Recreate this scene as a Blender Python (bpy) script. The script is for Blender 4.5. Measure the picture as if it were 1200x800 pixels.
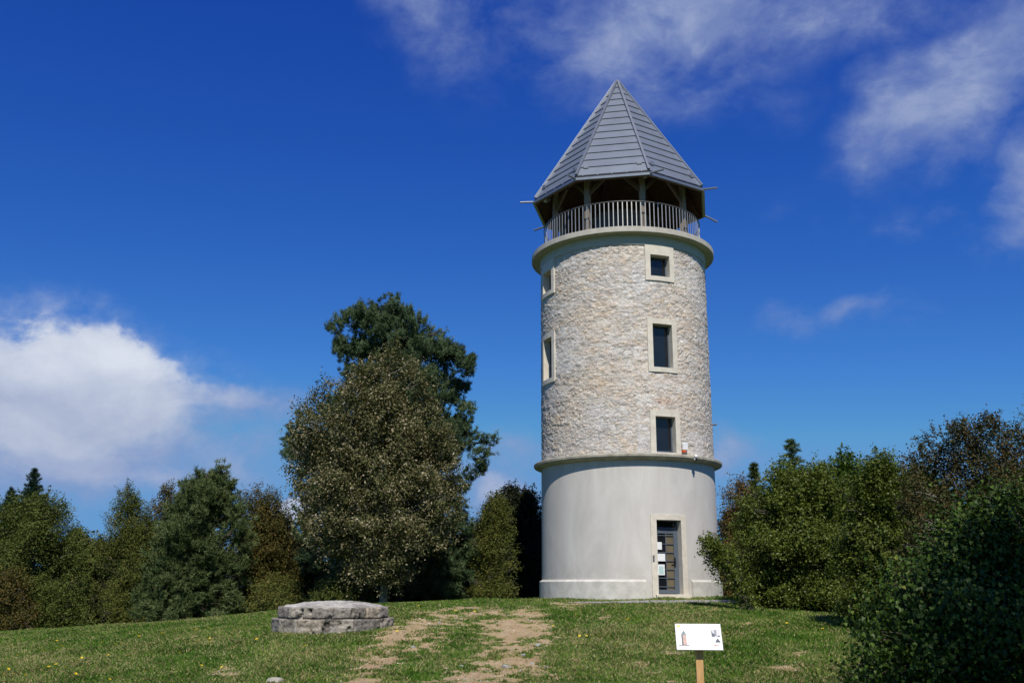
import bpy, bmesh, math
import numpy as np
from math import radians, sin, cos, pi

C = bpy.context.scene.collection
for o in list(bpy.data.objects): bpy.data.objects.remove(o)

# ------------------------------------------------------------------ camera, sky, sun
F = 1142.0                      # focal length in pixels of a 1200 px wide frame
PITCH = 0.2470
ROLL = 0.0034
EYE = 1.6
cd = bpy.data.cameras.new('camera'); cam = bpy.data.objects.new('camera', cd); C.objects.link(cam)
cd.sensor_width = 36.0; cd.lens = 36.0*F/1200.0; cd.clip_start = 0.1; cd.clip_end = 8000
cam.location = (0, 0, EYE)
from mathutils import Matrix, Vector
_c, _s = cos(PITCH), sin(PITCH)
_rt = Vector((1, 0, 0)); _up = Vector((0, -_s, _c))
_r2 = _rt*cos(ROLL)+_up*sin(ROLL); _u2 = -_rt*sin(ROLL)+_up*cos(ROLL); _b = -Vector((0, _c, _s))
cam.matrix_world = Matrix(((_r2.x, _u2.x, _b.x, 0), (_r2.y, _u2.y, _b.y, 0), (_r2.z, _u2.z, _b.z, EYE), (0, 0, 0, 1)))
bpy.context.scene.camera = cam

SUN_AZ = radians(5.5)           # from straight behind the camera towards the right
SUN_EL = radians(49.0)
sl = bpy.data.lights.new('sun', 'SUN'); sl.energy = 5.0; sl.angle = radians(0.53); sl.color = (1.0, 0.94, 0.83)
so = bpy.data.objects.new('sun', sl); C.objects.link(so)
sdir = Vector((sin(SUN_AZ)*cos(SUN_EL), -cos(SUN_AZ)*cos(SUN_EL), sin(SUN_EL)))
so.rotation_euler = sdir.to_track_quat('Z', 'Y').to_euler()
so.location = (10, -20, 40)

sc = bpy.context.scene
sc.view_settings.view_transform = 'Standard'; sc.view_settings.look = 'None'
sc.view_settings.exposure = 0.0; sc.view_settings.gamma = 1.0; sc.view_settings.use_curve_mapping = False

W = bpy.data.worlds.new('World'); sc.world = W; W.use_nodes = True
nt = W.node_tree; nt.nodes.clear()

class NB:
    """small node-graph helper"""
    def __init__(s, nt): s.nt = nt
    def n(s, t, **k):
        nd = s.nt.nodes.new(t)
        for a, b in k.items(): setattr(nd, a, b)
        return nd
    def link(s, a, b): s.nt.links.new(a, b)
    def val(s, sock, v):
        if isinstance(v, bpy.types.NodeSocket): s.link(v, sock)
        elif v is not None: sock.default_value = v
    def m(s, op, a, b=None, c=None, clamp=False):
        nd = s.n('ShaderNodeMath', operation=op); nd.use_clamp = clamp
        s.val(nd.inputs[0], a)
        if b is not None: s.val(nd.inputs[1], b)
        if c is not None: s.val(nd.inputs[2], c)
        return nd.outputs[0]
    def mix(s, f, a, b, mode='MIX'):
        nd = s.n('ShaderNodeMix', data_type='RGBA', blend_type=mode)
        s.val(nd.inputs[0], f)
        for i, v in ((6, a), (7, b)):
            if isinstance(v, tuple) and len(v) == 3: v = (*v, 1)
            s.val(nd.inputs[i], v)
        return nd.outputs[2]
    def noise(s, vec, scale, detail=5, rough=0.55, lac=2.0, dist=0.0):
        nd = s.n('ShaderNodeTexNoise'); s.val(nd.inputs['Vector'], vec)
        nd.inputs['Scale'].default_value = scale; nd.inputs['Detail'].default_value = detail
        nd.inputs['Roughness'].default_value = rough; nd.inputs['Lacunarity'].default_value = lac
        nd.inputs['Distortion'].default_value = dist
        return nd.outputs[0]
    def ramp(s, f, stops, interp='LINEAR'):
        nd = s.n('ShaderNodeValToRGB'); s.val(nd.inputs[0], f); cr = nd.color_ramp; cr.interpolation = interp
        while len(cr.elements) < len(stops): cr.elements.new(0.5)
        for e, (p, c) in zip(cr.elements, stops):
            e.position = p; e.color = (*c, 1) if len(c) == 3 else c
        return nd.outputs[0]
    def mr(s, v, a, b, c=0.0, d=1.0, smooth=True):
        nd = s.n('ShaderNodeMapRange'); nd.interpolation_type = 'SMOOTHSTEP' if smooth else 'LINEAR'
        s.val(nd.inputs[0], v); nd.inputs[1].default_value = a; nd.inputs[2].default_value = b
        nd.inputs[3].default_value = c; nd.inputs[4].default_value = d
        return nd.outputs[0]

b = NB(nt)
SKYC = [(.207, 2.16, 1.5), (.48, 1.586, 3.8), (2.10, .78, 7.4)]   # polarised: per-channel gain, gamma, ceiling
sky = b.n('ShaderNodeTexSky', sky_type='NISHITA'); sky.sun_disc = False
sky.sun_elevation = SUN_EL; sky.sun_rotation = pi - SUN_AZ       # sun stands behind the camera (-Y), a little to the right
sky.altitude = 1500; sky.air_density = 1.0; sky.dust_density = 0.15; sky.ozone_density = 2.0
tc = b.n('ShaderNodeTexCoord'); dvec = tc.outputs['Generated']
sep = b.n('ShaderNodeSeparateXYZ'); b.link(dvec, sep.inputs[0])
az = b.m('ARCTAN2', sep.outputs[0], sep.outputs[1]); el = b.m('ARCSINE', sep.outputs[2])
def cdir(px, py):
    d = -_b + _r2*((px-600)/F) - _u2*((py-400)/F); d.normalize()
    return math.atan2(d.x, d.y), math.asin(d.z)
# cloud density: patches of the sky in azimuth / elevation, broken up by noise
warp = b.n('ShaderNodeTexNoise'); b.link(dvec, warp.inputs['Vector']); warp.inputs['Scale'].default_value = 9; warp.inputs['Detail'].default_value = 6
wv = b.n('ShaderNodeVectorMath', operation='MULTIPLY_ADD'); b.link(warp.outputs['Color'], wv.inputs[0]); wv.inputs[1].default_value = (0.045, 0.045, 0.045)
b.link(dvec, wv.inputs[2])
wsep = b.n('ShaderNodeSeparateXYZ'); b.link(warp.outputs['Color'], wsep.inputs[0])
az2 = b.m('ADD', az, b.m('MULTIPLY', b.m('SUBTRACT', wsep.outputs[0], 0.5), 0.16))
el2 = b.m('ADD', el, b.m('MULTIPLY', b.m('SUBTRACT', wsep.outputs[1], 0.5), 0.12))
mapn = b.n('ShaderNodeMapping'); b.link(wv.outputs[0], mapn.inputs[0]); mapn.inputs['Scale'].default_value = (1, 1, 1.6)
fbm = b.noise(mapn.outputs[0], 6.0, 9, 0.6)
fine = b.noise(mapn.outputs[0], 22.0, 6, 0.6)
# (px, py) centre, half width, half height in pixels, density, whiteness, tilt
CL = [(100, 455, 120, 66, 1.25, 1.0, 0.15), (40, 480, 110, 50, 1.1, .8, 0.0), (235, 480, 120, 24, 0.9, .5, 0.10), (60, 525, 190, 60, 1.0, 0.5, 0.0), (230, 500, 120, 40, .7, .45, 0),
      (215, 555, 120, 22, 0.55, 0.4, -0.1), (90, 392, 70, 22, .55, 0.5, 0.1), (20, 390, 90, 30, .35, 0.3, 0.0),
      (500, -5, 105, 85, 0.75, 0.35, 0.5), (620, 60, 80, 40, 0.22, 0.15, 0.2), (790, 15, 230, 90, 0.85, 0.4, 0.05), (960, 0, 190, 70, .7, .35, 0), (660, 40, 90, 60, .6, .3, .1),
      (915, 125, 60, 40, 0.26, 0.15, 0.0), (1125, 110, 110, 78, 0.85, 0.5, -0.45), (1215, 205, 70, 60, 0.9, .5, -0.3),
      (920, 235, 60, 28, 0.25, 0.2, 0.2), (1085, 275, 65, 20, 0.5, 0.35, 0.15), (985, 372, 75, 20, 0.55, 0.4, 0.0),
      (610, 545, 60, 30, 0.65, .6, 0.1), (570, 585, 60, 25, 0.8, .7, 0.0), (850, 525, 34, 28, 0.75, 0.6, 0.3),
      (340, 600, 40, 16, 1.1, 1.2, 0.0), (1040, 60, 90, 30, 0.2, .15, -.5)]
dens = None; whit = None
for (px, py, hw, hh, a, wt, tilt) in CL:
    ca, ce = cdir(px, py); rw = hw/F; rh = hh/F
    dx = b.m('SUBTRACT', az2, ca); dy = b.m('SUBTRACT', el2, ce)
    dy = b.m('ADD', dy, b.m('MULTIPLY', dx, tilt))
    q = b.m('ADD', b.m('POWER', b.m('ABSOLUTE', b.m('DIVIDE', dx, rw)), 2.0), b.m('POWER', b.m('ABSOLUTE', b.m('DIVIDE', dy, rh)), 2.0))
    g = b.m('MULTIPLY', b.m('EXPONENT', b.m('MULTIPLY', q, -0.8)), a)
    dens = g if dens is None else b.m('MAXIMUM', dens, g)
    gw = b.m('MULTIPLY', g, wt); whit = gw if whit is None else b.m('MAXIMUM', whit, gw)
# fair-weather clouds over the rest of the sky, outside the part the photograph shows
behind = b.mr(b.m('ABSOLUTE', az), 0.75, 1.2)
gen = b.m('MULTIPLY', behind, b.mr(b.noise(dvec, 2.2, 3), 0.55, 0.8, 0, 0.45))
dens = b.m('MAXIMUM', dens, gen); whit = b.m('MAXIMUM', whit, b.m('MULTIPLY', gen, .7))
tex = b.m('ADD', b.m('MULTIPLY', b.m('SUBTRACT', fbm, 0.5), 1.7), b.m('MULTIPLY', b.m('SUBTRACT', fine, 0.5), 0.8))
cov = b.m('ADD', dens, b.m('MULTIPLY', tex, b.mr(dens, 0.03, 0.5, 0.12, 0.85)))
soft = b.mr(cov, 0.12, 1.05)
crisp = b.mr(cov, 0.34, 0.62)                       # the heaped cloud has hard edges, the thin ones melt away
heap = b.mr(whit, 0.35, 0.75)
cov = b.m('ADD', b.m('MULTIPLY', soft, b.m('SUBTRACT', 1.0, heap)), b.m('MULTIPLY', crisp, heap))
# self shading: compare the billows with the ones a little higher up
upv = b.n('ShaderNodeVectorMath', operation='ADD'); b.link(mapn.outputs[0], upv.inputs[0]); upv.inputs[1].default_value = (0.012, 0, 0.035)
fb2 = b.noise(upv.outputs[0], 6.0, 9, 0.6)
lit = b.mr(b.m('SUBTRACT', fbm, fb2), -0.20, 0.20)
topn = b.mr(b.m('ADD', b.m('SUBTRACT', el, cdir(95, 455)[1]), b.m('MULTIPLY', tex, .03)), -0.03, 0.045)
leftc = b.mr(b.m('ABSOLUTE', b.m('SUBTRACT', az, cdir(150, 440)[0])), 0.20, 0.08)
lit = b.m('MULTIPLY', lit, b.m('MULTIPLY_ADD', heap, .25, .45))
sh = b.m('MULTIPLY_ADD', lit, 0.5, b.m('MULTIPLY', b.m('MULTIPLY', topn, leftc), 0.55))
sh = b.m('MULTIPLY_ADD', b.m('SUBTRACT', 1.0, soft), -0.25, b.m('ADD', sh, b.m('MULTIPLY', heap, .12)), clamp=True)
ccol = b.mix(sh, b.mix(heap, (3.0, 3.9, 6.6), (4.3, 5.0, 7.0)), (8.8, 9.3, 10.2))
# deep polarised blue of a dry autumn sky
cmb = b.n('ShaderNodeCombineXYZ'); b.link(sep.outputs[0], cmb.inputs[0]); b.link(sep.outputs[1], cmb.inputs[1])
b.link(b.m('ADD', b.m('MULTIPLY', b.m('ABSOLUTE', sep.outputs[2]), 0.95), 0.07), cmb.inputs[2])   # the thick haze right at the horizon is hidden by trees
b.link(cmb.outputs[0], sky.inputs[0])
ssp = b.n('ShaderNodeSeparateColor'); b.link(sky.outputs[0], ssp.inputs[0])
scm = b.n('ShaderNodeCombineColor')
for _i, (_a, _g, _mx) in enumerate(SKYC): b.link(b.m('MINIMUM', b.m('MULTIPLY', b.m('POWER', ssp.outputs[_i], _g), _a), _mx), scm.inputs[_i])
skyc = scm.outputs[0]
skym = b.mix(b.m('MULTIPLY', cov, 0.93), skyc, ccol)
bg = b.n('ShaderNodeBackground'); b.link(skym, bg.inputs[0]); bg.inputs[1].default_value = 0.085
wo = b.n('ShaderNodeOutputWorld'); b.link(bg.outputs[0], wo.inputs[0])

# ------------------------------------------------------------------ helpers
CAMP = np.array([0, 0, EYE])
def ray(px, py):
    d = -_b + _r2*((px-600)/F) - _u2*((py-400)/F); return np.array(d)
def at(px, py, Y):
    d = ray(px, py); return CAMP + d*(Y/d[1])

def tag(o, label=None, cat=None, group=None, kind=None):
    if label: o['label'] = label
    if cat: o['category'] = cat
    if group: o['group'] = group
    if kind: o['kind'] = kind
    return o
def link(name, me, mat, parent=None, loc=None):
    o = bpy.data.objects.new(name, me); C.objects.link(o)
    if mat is not None and len(me.materials) == 0:
        for mm in (mat if isinstance(mat, (list, tuple)) else [mat]): me.materials.append(mm)
    if parent: o.parent = parent
    if loc is not None: o.location = loc
    return o
def empty(name, loc=(0, 0, 0), rz=0):
    o = bpy.data.objects.new(name, None); C.objects.link(o); o.location = loc; o.rotation_euler = (0, 0, rz); o.empty_display_size = .3
    return o
def mesh_np(name, V, faces, smooth=False, attrs=None, mats=None):
    """V (n,3); faces: list of int arrays (k,m)"""
    me = bpy.data.meshes.new(name); V = np.asarray(V, dtype=np.float32)
    me.vertices.add(len(V)); me.vertices.foreach_set('co', V.ravel())
    faces = [np.asarray(f, dtype=np.int32) for f in faces if len(f)]
    nl = sum(f.size for f in faces); npoly = sum(len(f) for f in faces)
    me.loops.add(nl); me.loops.foreach_set('vertex_index', np.concatenate([f.ravel() for f in faces]))
    me.polygons.add(npoly)
    tot = np.concatenate([np.full(len(f), f.shape[1], dtype=np.int32) for f in faces])
    st = np.concatenate([[0], np.cumsum(tot)[:-1]]).astype(np.int32)
    me.polygons.foreach_set('loop_start', st); me.polygons.foreach_set('loop_total', tot)
    if smooth: me.polygons.foreach_set('use_smooth', np.ones(npoly, dtype=bool))
    if mats is not None: me.polygons.foreach_set('material_index', np.asarray(mats, dtype=np.int32))
    for k, a in (attrs or {}).items():
        a = np.asarray(a, dtype=np.float32)
        if a.ndim == 1:
            at_ = me.attributes.new(k, 'FLOAT', 'POINT'); at_.data.foreach_set('value', a)
        else:
            at_ = me.attributes.new(k, 'FLOAT_COLOR', 'POINT')
            at_.data.foreach_set('color', np.concatenate([a, np.ones((len(a), 1), np.float32)], 1).ravel())
    me.update(calc_edges=True); me.validate(); return me

def hash2(ix, iy, seed):
    h = (ix.astype(np.int64)*374761393 + iy.astype(np.int64)*668265263 + seed*69069) & 0xffffffff
    h = ((h ^ (h >> 13))*1274126177) & 0xffffffff
    return ((h ^ (h >> 16)) & 0xffff)/65535.0
def vnoise(x, y, seed=0):
    x = np.asarray(x, float); y = np.asarray(y, float)
    ix = np.floor(x); iy = np.floor(y); fx = x-ix; fy = y-iy; fx = fx*fx*(3-2*fx); fy = fy*fy*(3-2*fy)
    ix = ix.astype(np.int64); iy = iy.astype(np.int64)
    a = hash2(ix, iy, seed); bb = hash2(ix+1, iy, seed); c = hash2(ix, iy+1, seed); d = hash2(ix+1, iy+1, seed)
    return (a*(1-fx)+bb*fx)*(1-fy)+(c*(1-fx)+d*fx)*fy
def fbm2(x, y, seed=0, oct=4, g=0.5):
    s = 0; a = 1; t = 0
    for i in range(oct):
        s = s+a*vnoise(x*2**i, y*2**i, seed+i*17); t += a; a *= g
    return s/t

class MB:
    """collects shapes into one mesh"""
    def __init__(s): s.bm = bmesh.new()
    def box(s, c, d, rz=0, bev=0, M=None):
        r = bmesh.ops.create_cube(s.bm, size=1); vs = r['verts']
        m = Matrix.Translation(c) @ Matrix.Rotation(rz, 4, 'Z') @ Matrix.Diagonal((*d, 1))
        if M is not None: m = M @ m
        bmesh.ops.transform(s.bm, matrix=m, verts=vs)
        if bev:
            es = list({e for v in vs for e in v.link_edges})
            bmesh.ops.bevel(s.bm, geom=es, offset=bev, segments=2, affect='EDGES', profile=.5)
        return s
    def tube(s, p, q, r0, r1=None, n=10, cap=True):
        p = Vector(p); q = Vector(q); r1 = r0 if r1 is None else r1
        d = q-p; L = d.length
        r = bmesh.ops.create_cone(s.bm, cap_ends=cap, segments=n, radius1=r0, radius2=r1, depth=L)
        m = Matrix.Translation((p+q)/2) @ d.to_track_quat('Z', 'Y').to_matrix().to_4x4()
        bmesh.ops.transform(s.bm, matrix=m, verts=r['verts']); return s
    def beam(s, p, q, w, h, bev=0):
        p = Vector(p); q = Vector(q); d = q-p; L = d.length
        z = d.normalized(); x = z.cross(Vector((0, 0, 1)))
        x = Vector((1, 0, 0)) if x.length < 1e-4 else x.normalized(); y = z.cross(x)
        M = Matrix(((x.x, y.x, z.x, 0), (x.y, y.y, z.y, 0), (x.z, y.z, z.z, 0), (0, 0, 0, 1)))
        return s.box((0, 0, 0), (w, h, L), bev=bev, M=Matrix.Translation((p+q)/2) @ M)
    def lathe(s, prof, n=96, a0=0, a1=2*pi, smooth=False):
        full = abs(a1-a0-2*pi) < 1e-6; k = n if full else n+1
        rings = []
        for (r, z) in prof:
            rings.append([s.bm.verts.new((r*sin(a0+(a1-a0)*i/n), -r*cos(a0+(a1-a0)*i/n), z)) for i in range(k)])
        for a, c in zip(rings[:-1], rings[1:]):
            for i in range(n):
                j = (i+1) % k
                s.bm.faces.new((a[i], a[j], c[j], c[i])).smooth = smooth
        return s
    def mesh(s, name, smooth=False):
        me = bpy.data.meshes.new(name); bmesh.ops.recalc_face_normals(s.bm, faces=s.bm.faces)
        s.bm.to_mesh(me); s.bm.free()
        if smooth: me.polygons.foreach_set('use_smooth', [True]*len(me.polygons))
        return me
    def build(s, name, mat, parent=None, loc=None, smooth=False): return link(name, s.mesh(name, smooth), mat, parent, loc)

# ------------------------------------------------------------------ materials
MATS = {}
def mat(name, base=(.5, .5, .5), rough=.7, metal=0, var=0.15, vscale=6, bump=0, bscale=60, spec=.4, coat=0):
    m = bpy.data.materials.new(name); m.use_nodes = True; n = NB(m.node_tree)
    p = m.node_tree.nodes['Principled BSDF']
    co = n.n('ShaderNodeTexCoord').outputs['Object']
    f = n.noise(co, vscale, 6, .6)
    lo = tuple(c*(1-var) for c in base); hi = tuple(min(1, c*(1+var)) for c in base)
    col = n.ramp(f, [(.28, lo), (.72, hi)]); n.link(col, p.inputs['Base Color'])
    p.inputs['Roughness'].default_value = rough; p.inputs['Metallic'].default_value = metal
    p.inputs['Specular IOR Level'].default_value = spec
    if coat: p.inputs['Coat Weight'].default_value = coat
    if bump:
        bp = n.n('ShaderNodeBump'); bp.inputs['Strength'].default_value = bump; bp.inputs['Distance'].default_value = .01
        n.link(n.noise(co, bscale, 5, .6), bp.inputs['Height']); n.link(bp.outputs[0], p.inputs['Normal'])
    MATS[name] = m; return m

def leaf_mat(name, stops, transl=.22, rough=.6, spec=.15):
    m = bpy.data.materials.new(name); m.use_nodes = True; n = NB(m.node_tree)
    p = m.node_tree.nodes['Principled BSDF']; out = m.node_tree.nodes['Material Output']
    a = n.n('ShaderNodeAttribute', attribute_name='tint').outputs['Fac']
    col = n.ramp(a, stops); n.link(col, p.inputs['Base Color'])
    p.inputs['Roughness'].default_value = rough; p.inputs['Specular IOR Level'].default_value = spec
    t = n.n('ShaderNodeBsdfTranslucent'); n.link(n.mix(1.0, col, (1.15, 1.2, .55), 'MULTIPLY'), t.inputs[0])
    ms = n.n('ShaderNodeMixShader'); ms.inputs[0].default_value = transl
    n.link(p.outputs[0], ms.inputs[1]); n.link(t.outputs[0], ms.inputs[2]); n.link(ms.outputs[0], out.inputs[0])
    MATS[name] = m; return m

mat('plaster', (.54, .525, .515), .88, var=.07, vscale=1.3, bump=.35, bscale=45)
def refine_plaster():
    m = MATS['plaster']; n = NB(m.node_tree); p = m.node_tree.nodes['Principled BSDF']
    co = n.n('ShaderNodeTexCoord').outputs['Object']
    mp = n.n('ShaderNodeMapping'); n.link(co, mp.inputs[0]); mp.inputs['Scale'].default_value = (1, 1, .35)
    big = n.noise(mp.outputs[0], 1.1, 6, .65, dist=.6); sm = n.noise(co, 9, 5, .7)
    st = n.n('ShaderNodeMapping'); n.link(co, st.inputs[0]); st.inputs['Scale'].default_value = (7, 7, .35)
    streak = n.noise(st.outputs[0], 1.0, 6, .6)
    c1 = n.ramp(big, [(.3, (.45, .43, .405)), (.5, (.52, .50, .47)), (.7, (.58, .56, .53))])
    c2 = n.mix(n.mr(streak, .52, .8, 0, .12), c1, (.44, .42, .40))
    c3 = n.mix(n.mr(sm, .5, .8, 0, .25), c2, (.6, .58, .56))
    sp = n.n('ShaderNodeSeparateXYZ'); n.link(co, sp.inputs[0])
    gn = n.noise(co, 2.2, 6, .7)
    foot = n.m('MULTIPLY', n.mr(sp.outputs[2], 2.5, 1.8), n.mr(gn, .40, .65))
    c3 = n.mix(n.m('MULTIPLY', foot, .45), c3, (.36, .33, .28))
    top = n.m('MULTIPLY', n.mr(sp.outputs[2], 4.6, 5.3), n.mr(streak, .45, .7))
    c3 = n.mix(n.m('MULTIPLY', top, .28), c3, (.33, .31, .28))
    n.link(c3, p.inputs['Base Color'])
refine_plaster()
mat('plinth_concrete', (.52, .50, .455), .85, var=.2, vscale=3.5, bump=.5, bscale=40)
mat('limestone', (.585, .54, .46), .8, var=.14, vscale=5, bump=.25, bscale=70)
mat('ledge_concrete', (.35, .325, .265), .85, var=.35, vscale=4, bump=.6, bscale=40)
mat('slab_concrete', (.42, .395, .345), .85, var=.16, vscale=5, bump=.5, bscale=40)
mat('band_plaster', (.42, .41, .36), .85, var=.08, vscale=4, bump=.2)
mat('zinc', (.17, .195, .24), .5, .3, var=.1, vscale=1.7, bump=.08, bscale=5, spec=.5)
mat('zinc_trim', (.20, .22, .26), .45, .4, var=.08, vscale=4, spec=.5)
mat('gutter_zinc', (.22, .245, .28), .4, .6, var=.12, vscale=4, spec=.5)
mat('steel_rail', (.46, .455, .43), .45, .6, var=.15, vscale=8)
mat('dark_rail', (.10, .10, .10), .5, .5, var=.15)
mat('frame_grey', (.10, .125, .16), .45, .2, var=.06)
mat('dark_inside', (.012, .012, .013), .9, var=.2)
mat('beige_inside', (.115, .095, .06), .8, var=.3, vscale=3)
mat('paper', (.72, .74, .76), .7, var=.03)
mat('paper_green', (.40, .56, .58), .7, var=.25, vscale=30)
mat('black_metal', (.015, .015, .017), .4, .2)
mat('white_plastic', (.72, .72, .72), .4, var=.03)
mat('orange_plastic', (.65, .10, .02), .35, var=.05)
mat('lamp_lens', (.45, .52, .58), .2, var=.06, spec=.6)
mat('lamp_body', (.2, .21, .23), .4, .5)
def wood(name, c0, c1, axis='Z', scale=9):
    m = mat(name, c0, .75); n = NB(m.node_tree); p = m.node_tree.nodes['Principled BSDF']
    co = n.n('ShaderNodeTexCoord').outputs['Object']; mp = n.n('ShaderNodeMapping'); n.link(co, mp.inputs[0])
    mp.inputs['Scale'].default_value = (1, 1, .08) if axis == 'Z' else (.08, 1, 1)
    f = n.noise(mp.outputs[0], scale*4, 6, .65, dist=.4)
    n.link(n.ramp(f, [(.3, c1), (.6, c0)]), p.inputs['Base Color'])
    bp = n.n('ShaderNodeBump'); bp.inputs['Strength'].default_value = .3; bp.inputs['Distance'].default_value = .004
    n.link(f, bp.inputs['Height']); n.link(bp.outputs[0], p.inputs['Normal'])
wood('weathered_timber', (.23, .20, .165), (.14, .115, .09))
wood('brace_timber', (.11, .085, .065), (.06, .045, .035))
wood('roof_timber', (.13, .065, .032), (.05, .025, .013), 'X', 3)
wood('post_timber', (.60, .36, .15), (.40, .22, .08), 'Z', 10)
def glass_mat():
    m = mat('window_glass', (.01, .012, .016), .04, var=.3, vscale=2, spec=.6, bump=0)
glass_mat()

def stone_mat(name, bump=.6, bscale=28, rough=.9):
    m = bpy.data.materials.new(name); m.use_nodes = True; n = NB(m.node_tree); p = m.node_tree.nodes['Principled BSDF']
    a = n.n('ShaderNodeAttribute', attribute_name='col').outputs['Color']
    co = n.n('ShaderNodeTexCoord').outputs['Object']
    f = n.noise(co, 22, 6, .7)
    f2 = n.noise(co, 70, 4, .6)
    c = n.mix(1.0, a, n.ramp(f, [(.30, (.60, .585, .57)), (.5, (1, .99, .98)), (.72, (1.28, 1.25, 1.21))]), 'MULTIPLY')
    n.link(c, p.inputs['Base Color']); p.inputs['Roughness'].default_value = rough; p.inputs['Specular IOR Level'].default_value = .25
    bp = n.n('ShaderNodeBump'); bp.inputs['Strength'].default_value = bump; bp.inputs['Distance'].default_value = .02
    h = n.m('ADD', f, n.m('MULTIPLY', f2, .5))
    n.link(h, bp.inputs['Height']); n.link(bp.outputs[0], p.inputs['Normal'])
    MATS[name] = m; return m
stone_mat('rubble_stone', .7, 28); stone_mat('old_block', .9, 20)

# ------------------------------------------------------------------ terrain
TX, TY = 3.845, 32.48            # tower axis
_ctl = [(3.8, 29.5, 1.26), (3.8, 35, 1.2), (-4.0, 21, .64), (-4.0, 22.5, .78), (-6, 22, .62), (-2, 22, .74), (7, 29, 1.24), (0, 29, 1.17), (-2, 31, 1.16), (-2, 35, 1.0), (-7, 34, .85), (-7, 38, .6),
        (0, 22, .66), (3.5, 22, .72), (-4, 16, .12), (0, 16, .15), (3.5, 16, .17), (6.5, 16, .30), (9, 24, .70), (8, 27, 1.0), (6.5, 23, .80),
        (0, 12, .03), (4, 12, .06), (-6, 12, -.03), (0, 0, 0), (0, -10, -.1), (12, 0, .1), (-12, 0, -.2),
        (-10, 33, .55), (-14, 37, .22), (-19, 36, -.08), (-14, 28, .14), (-19, 28, -.35), (-9, 22, .25), (-9, 16, -.12), (-12, 24, .05),
        (14, 20, .5), (16, 30, .8), (12, 36, .9), (4, 45, .3), (-10, 48, -.5), (-25, 45, -1.2), (20, 45, -.3), (30, 20, -.6), (-30, 15, -1.5), (30, -20, -1), (-30, -20, -2), (0, -40, -1.5), (0, 65, -2.2), (35, 60, -2.5), (-40, 65, -3.5), (-50, 20, -3.5), (50, 10, -2.5)]
_ctl = np.array(_ctl)
def _k(r2): return np.where(r2 > 0, r2*np.log(np.maximum(r2, 1e-9))*.5, 0)
_n = len(_ctl); _A = np.zeros((_n+3, _n+3))
_d2 = ((_ctl[:, None, :2]-_ctl[None, :, :2])**2).sum(2)
_A[:_n, :_n] = _k(_d2)+np.eye(_n)*1.0; _A[:_n, _n] = 1; _A[:_n, _n+1:] = _ctl[:, :2]; _A[_n, :_n] = 1; _A[_n+1:, :_n] = _ctl[:, :2].T
_w = np.linalg.solve(_A, np.concatenate([_ctl[:, 2], [0, 0, 0]]))
def ground(x, y):
    x = np.atleast_1d(np.asarray(x, float)); y = np.atleast_1d(np.asarray(y, float))
    sh = x.shape; x = x.ravel(); y = y.ravel()
    # inside the hilltop: thin plate through surveyed points; outside: gentle fall to the plain
    r = np.hypot(x, y-20); k = np.minimum(1, 58/np.maximum(r, 1e-6)); xc = x*k; yc = 20+(y-20)*k
    z = np.empty_like(xc)
    for i in range(0, len(xc), 20000):
        s = slice(i, i+20000)
        d2 = (xc[s, None]-_ctl[None, :, 0])**2+(yc[s, None]-_ctl[None, :, 1])**2
        z[s] = _k(d2)@_w[:_n]+_w[_n]+_w[_n+1]*xc[s]+_w[_n+2]*yc[s]
    z = z - np.maximum(0, r-58)*.04*np.exp(-np.maximum(0, r-58)/400.)
    z = z+.035*(fbm2(x*.7+50, y*.7+50, 3, 3)-.5)*np.clip((120-r)/60, 0, 1)
    return z.reshape(sh)
def gz(x, y): return float(ground(x, y)[0])

def axis_pts(lo, hi, step, far):
    a = np.arange(lo, hi+1e-6, step); out = [a]
    s = step; p = hi; R = []
    while p < far: s *= 1.35; p += s; R.append(p)
    s = step; p = lo; L = []
    while p > -far: s *= 1.35; p -= s; L.append(p)
    return np.concatenate([np.array(L[::-1]), a, np.array(R)])
gx = axis_pts(-24, 20, .25, 3500); gy = axis_pts(8, 44, .25, 3500)
GX, GY = np.meshgrid(gx, gy); GZ = ground(GX, GY)
nx_, ny_ = len(gx), len(gy); idx = np.arange(nx_*ny_).reshape(ny_, nx_)
gf = np.stack([idx[:-1, :-1], idx[:-1, 1:], idx[1:, 1:], idx[1:, :-1]], -1).reshape(-1, 4)

# where the trodden track and the bare patches lie
def interp(v, t): return np.interp(v, [q[0] for q in t], [q[1] for q in t])
def track_mask(x, y):
    xl = interp(y, [(8, -2.6), (16, -2.9), (22, -3.0), (24, -2.6), (26.5, -2.1), (28.2, -1.4)])
    xr = interp(y, [(8, .6), (16, .75), (22, 1.15), (24, 1.0), (26.5, 1.0), (28.2, .6)])
    c = (xl+xr)/2; h = (xr-xl)/2; q = 1-np.abs((x-c)/h)
    e = np.clip(q*1.6, -1, .42)*1.0
    e = e - np.clip((y-27.0)/1.6, 0, 2)*.6
    # grassy middle of the track
    mid = np.exp(-(((x+1.5-.10*(y-16))/.55)**2))*interp(y, [(10, .25), (16, .34), (19, .42), (22, .36), (25, .2), (28, .1)])
    spur = np.exp(-((x-1.6)/2.2)**2-((y-27.9)/.55)**2)*.34
    spur2 = np.exp(-((x-4.4)/1.6)**2-((y-17.2)/.6)**2)*.18+np.exp(-((x+5.6)/1.1)**2-((y-17.5)/.45)**2)*.22+np.exp(-((x-5.2)/.7)**2-((y-18.6)/.5)**2)*.2
    n = fbm2(x*1.3+9, y*1.0+4, 5, 5, .62); n2 = fbm2(x*4.2+19, y*3.8+4, 55, 4, .7)
    return np.maximum(np.maximum(e-mid, spur), spur2)+(n-.54)*1.0+(n2-.53)*1.35*np.clip(e+1.1, .25, 1)
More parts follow.
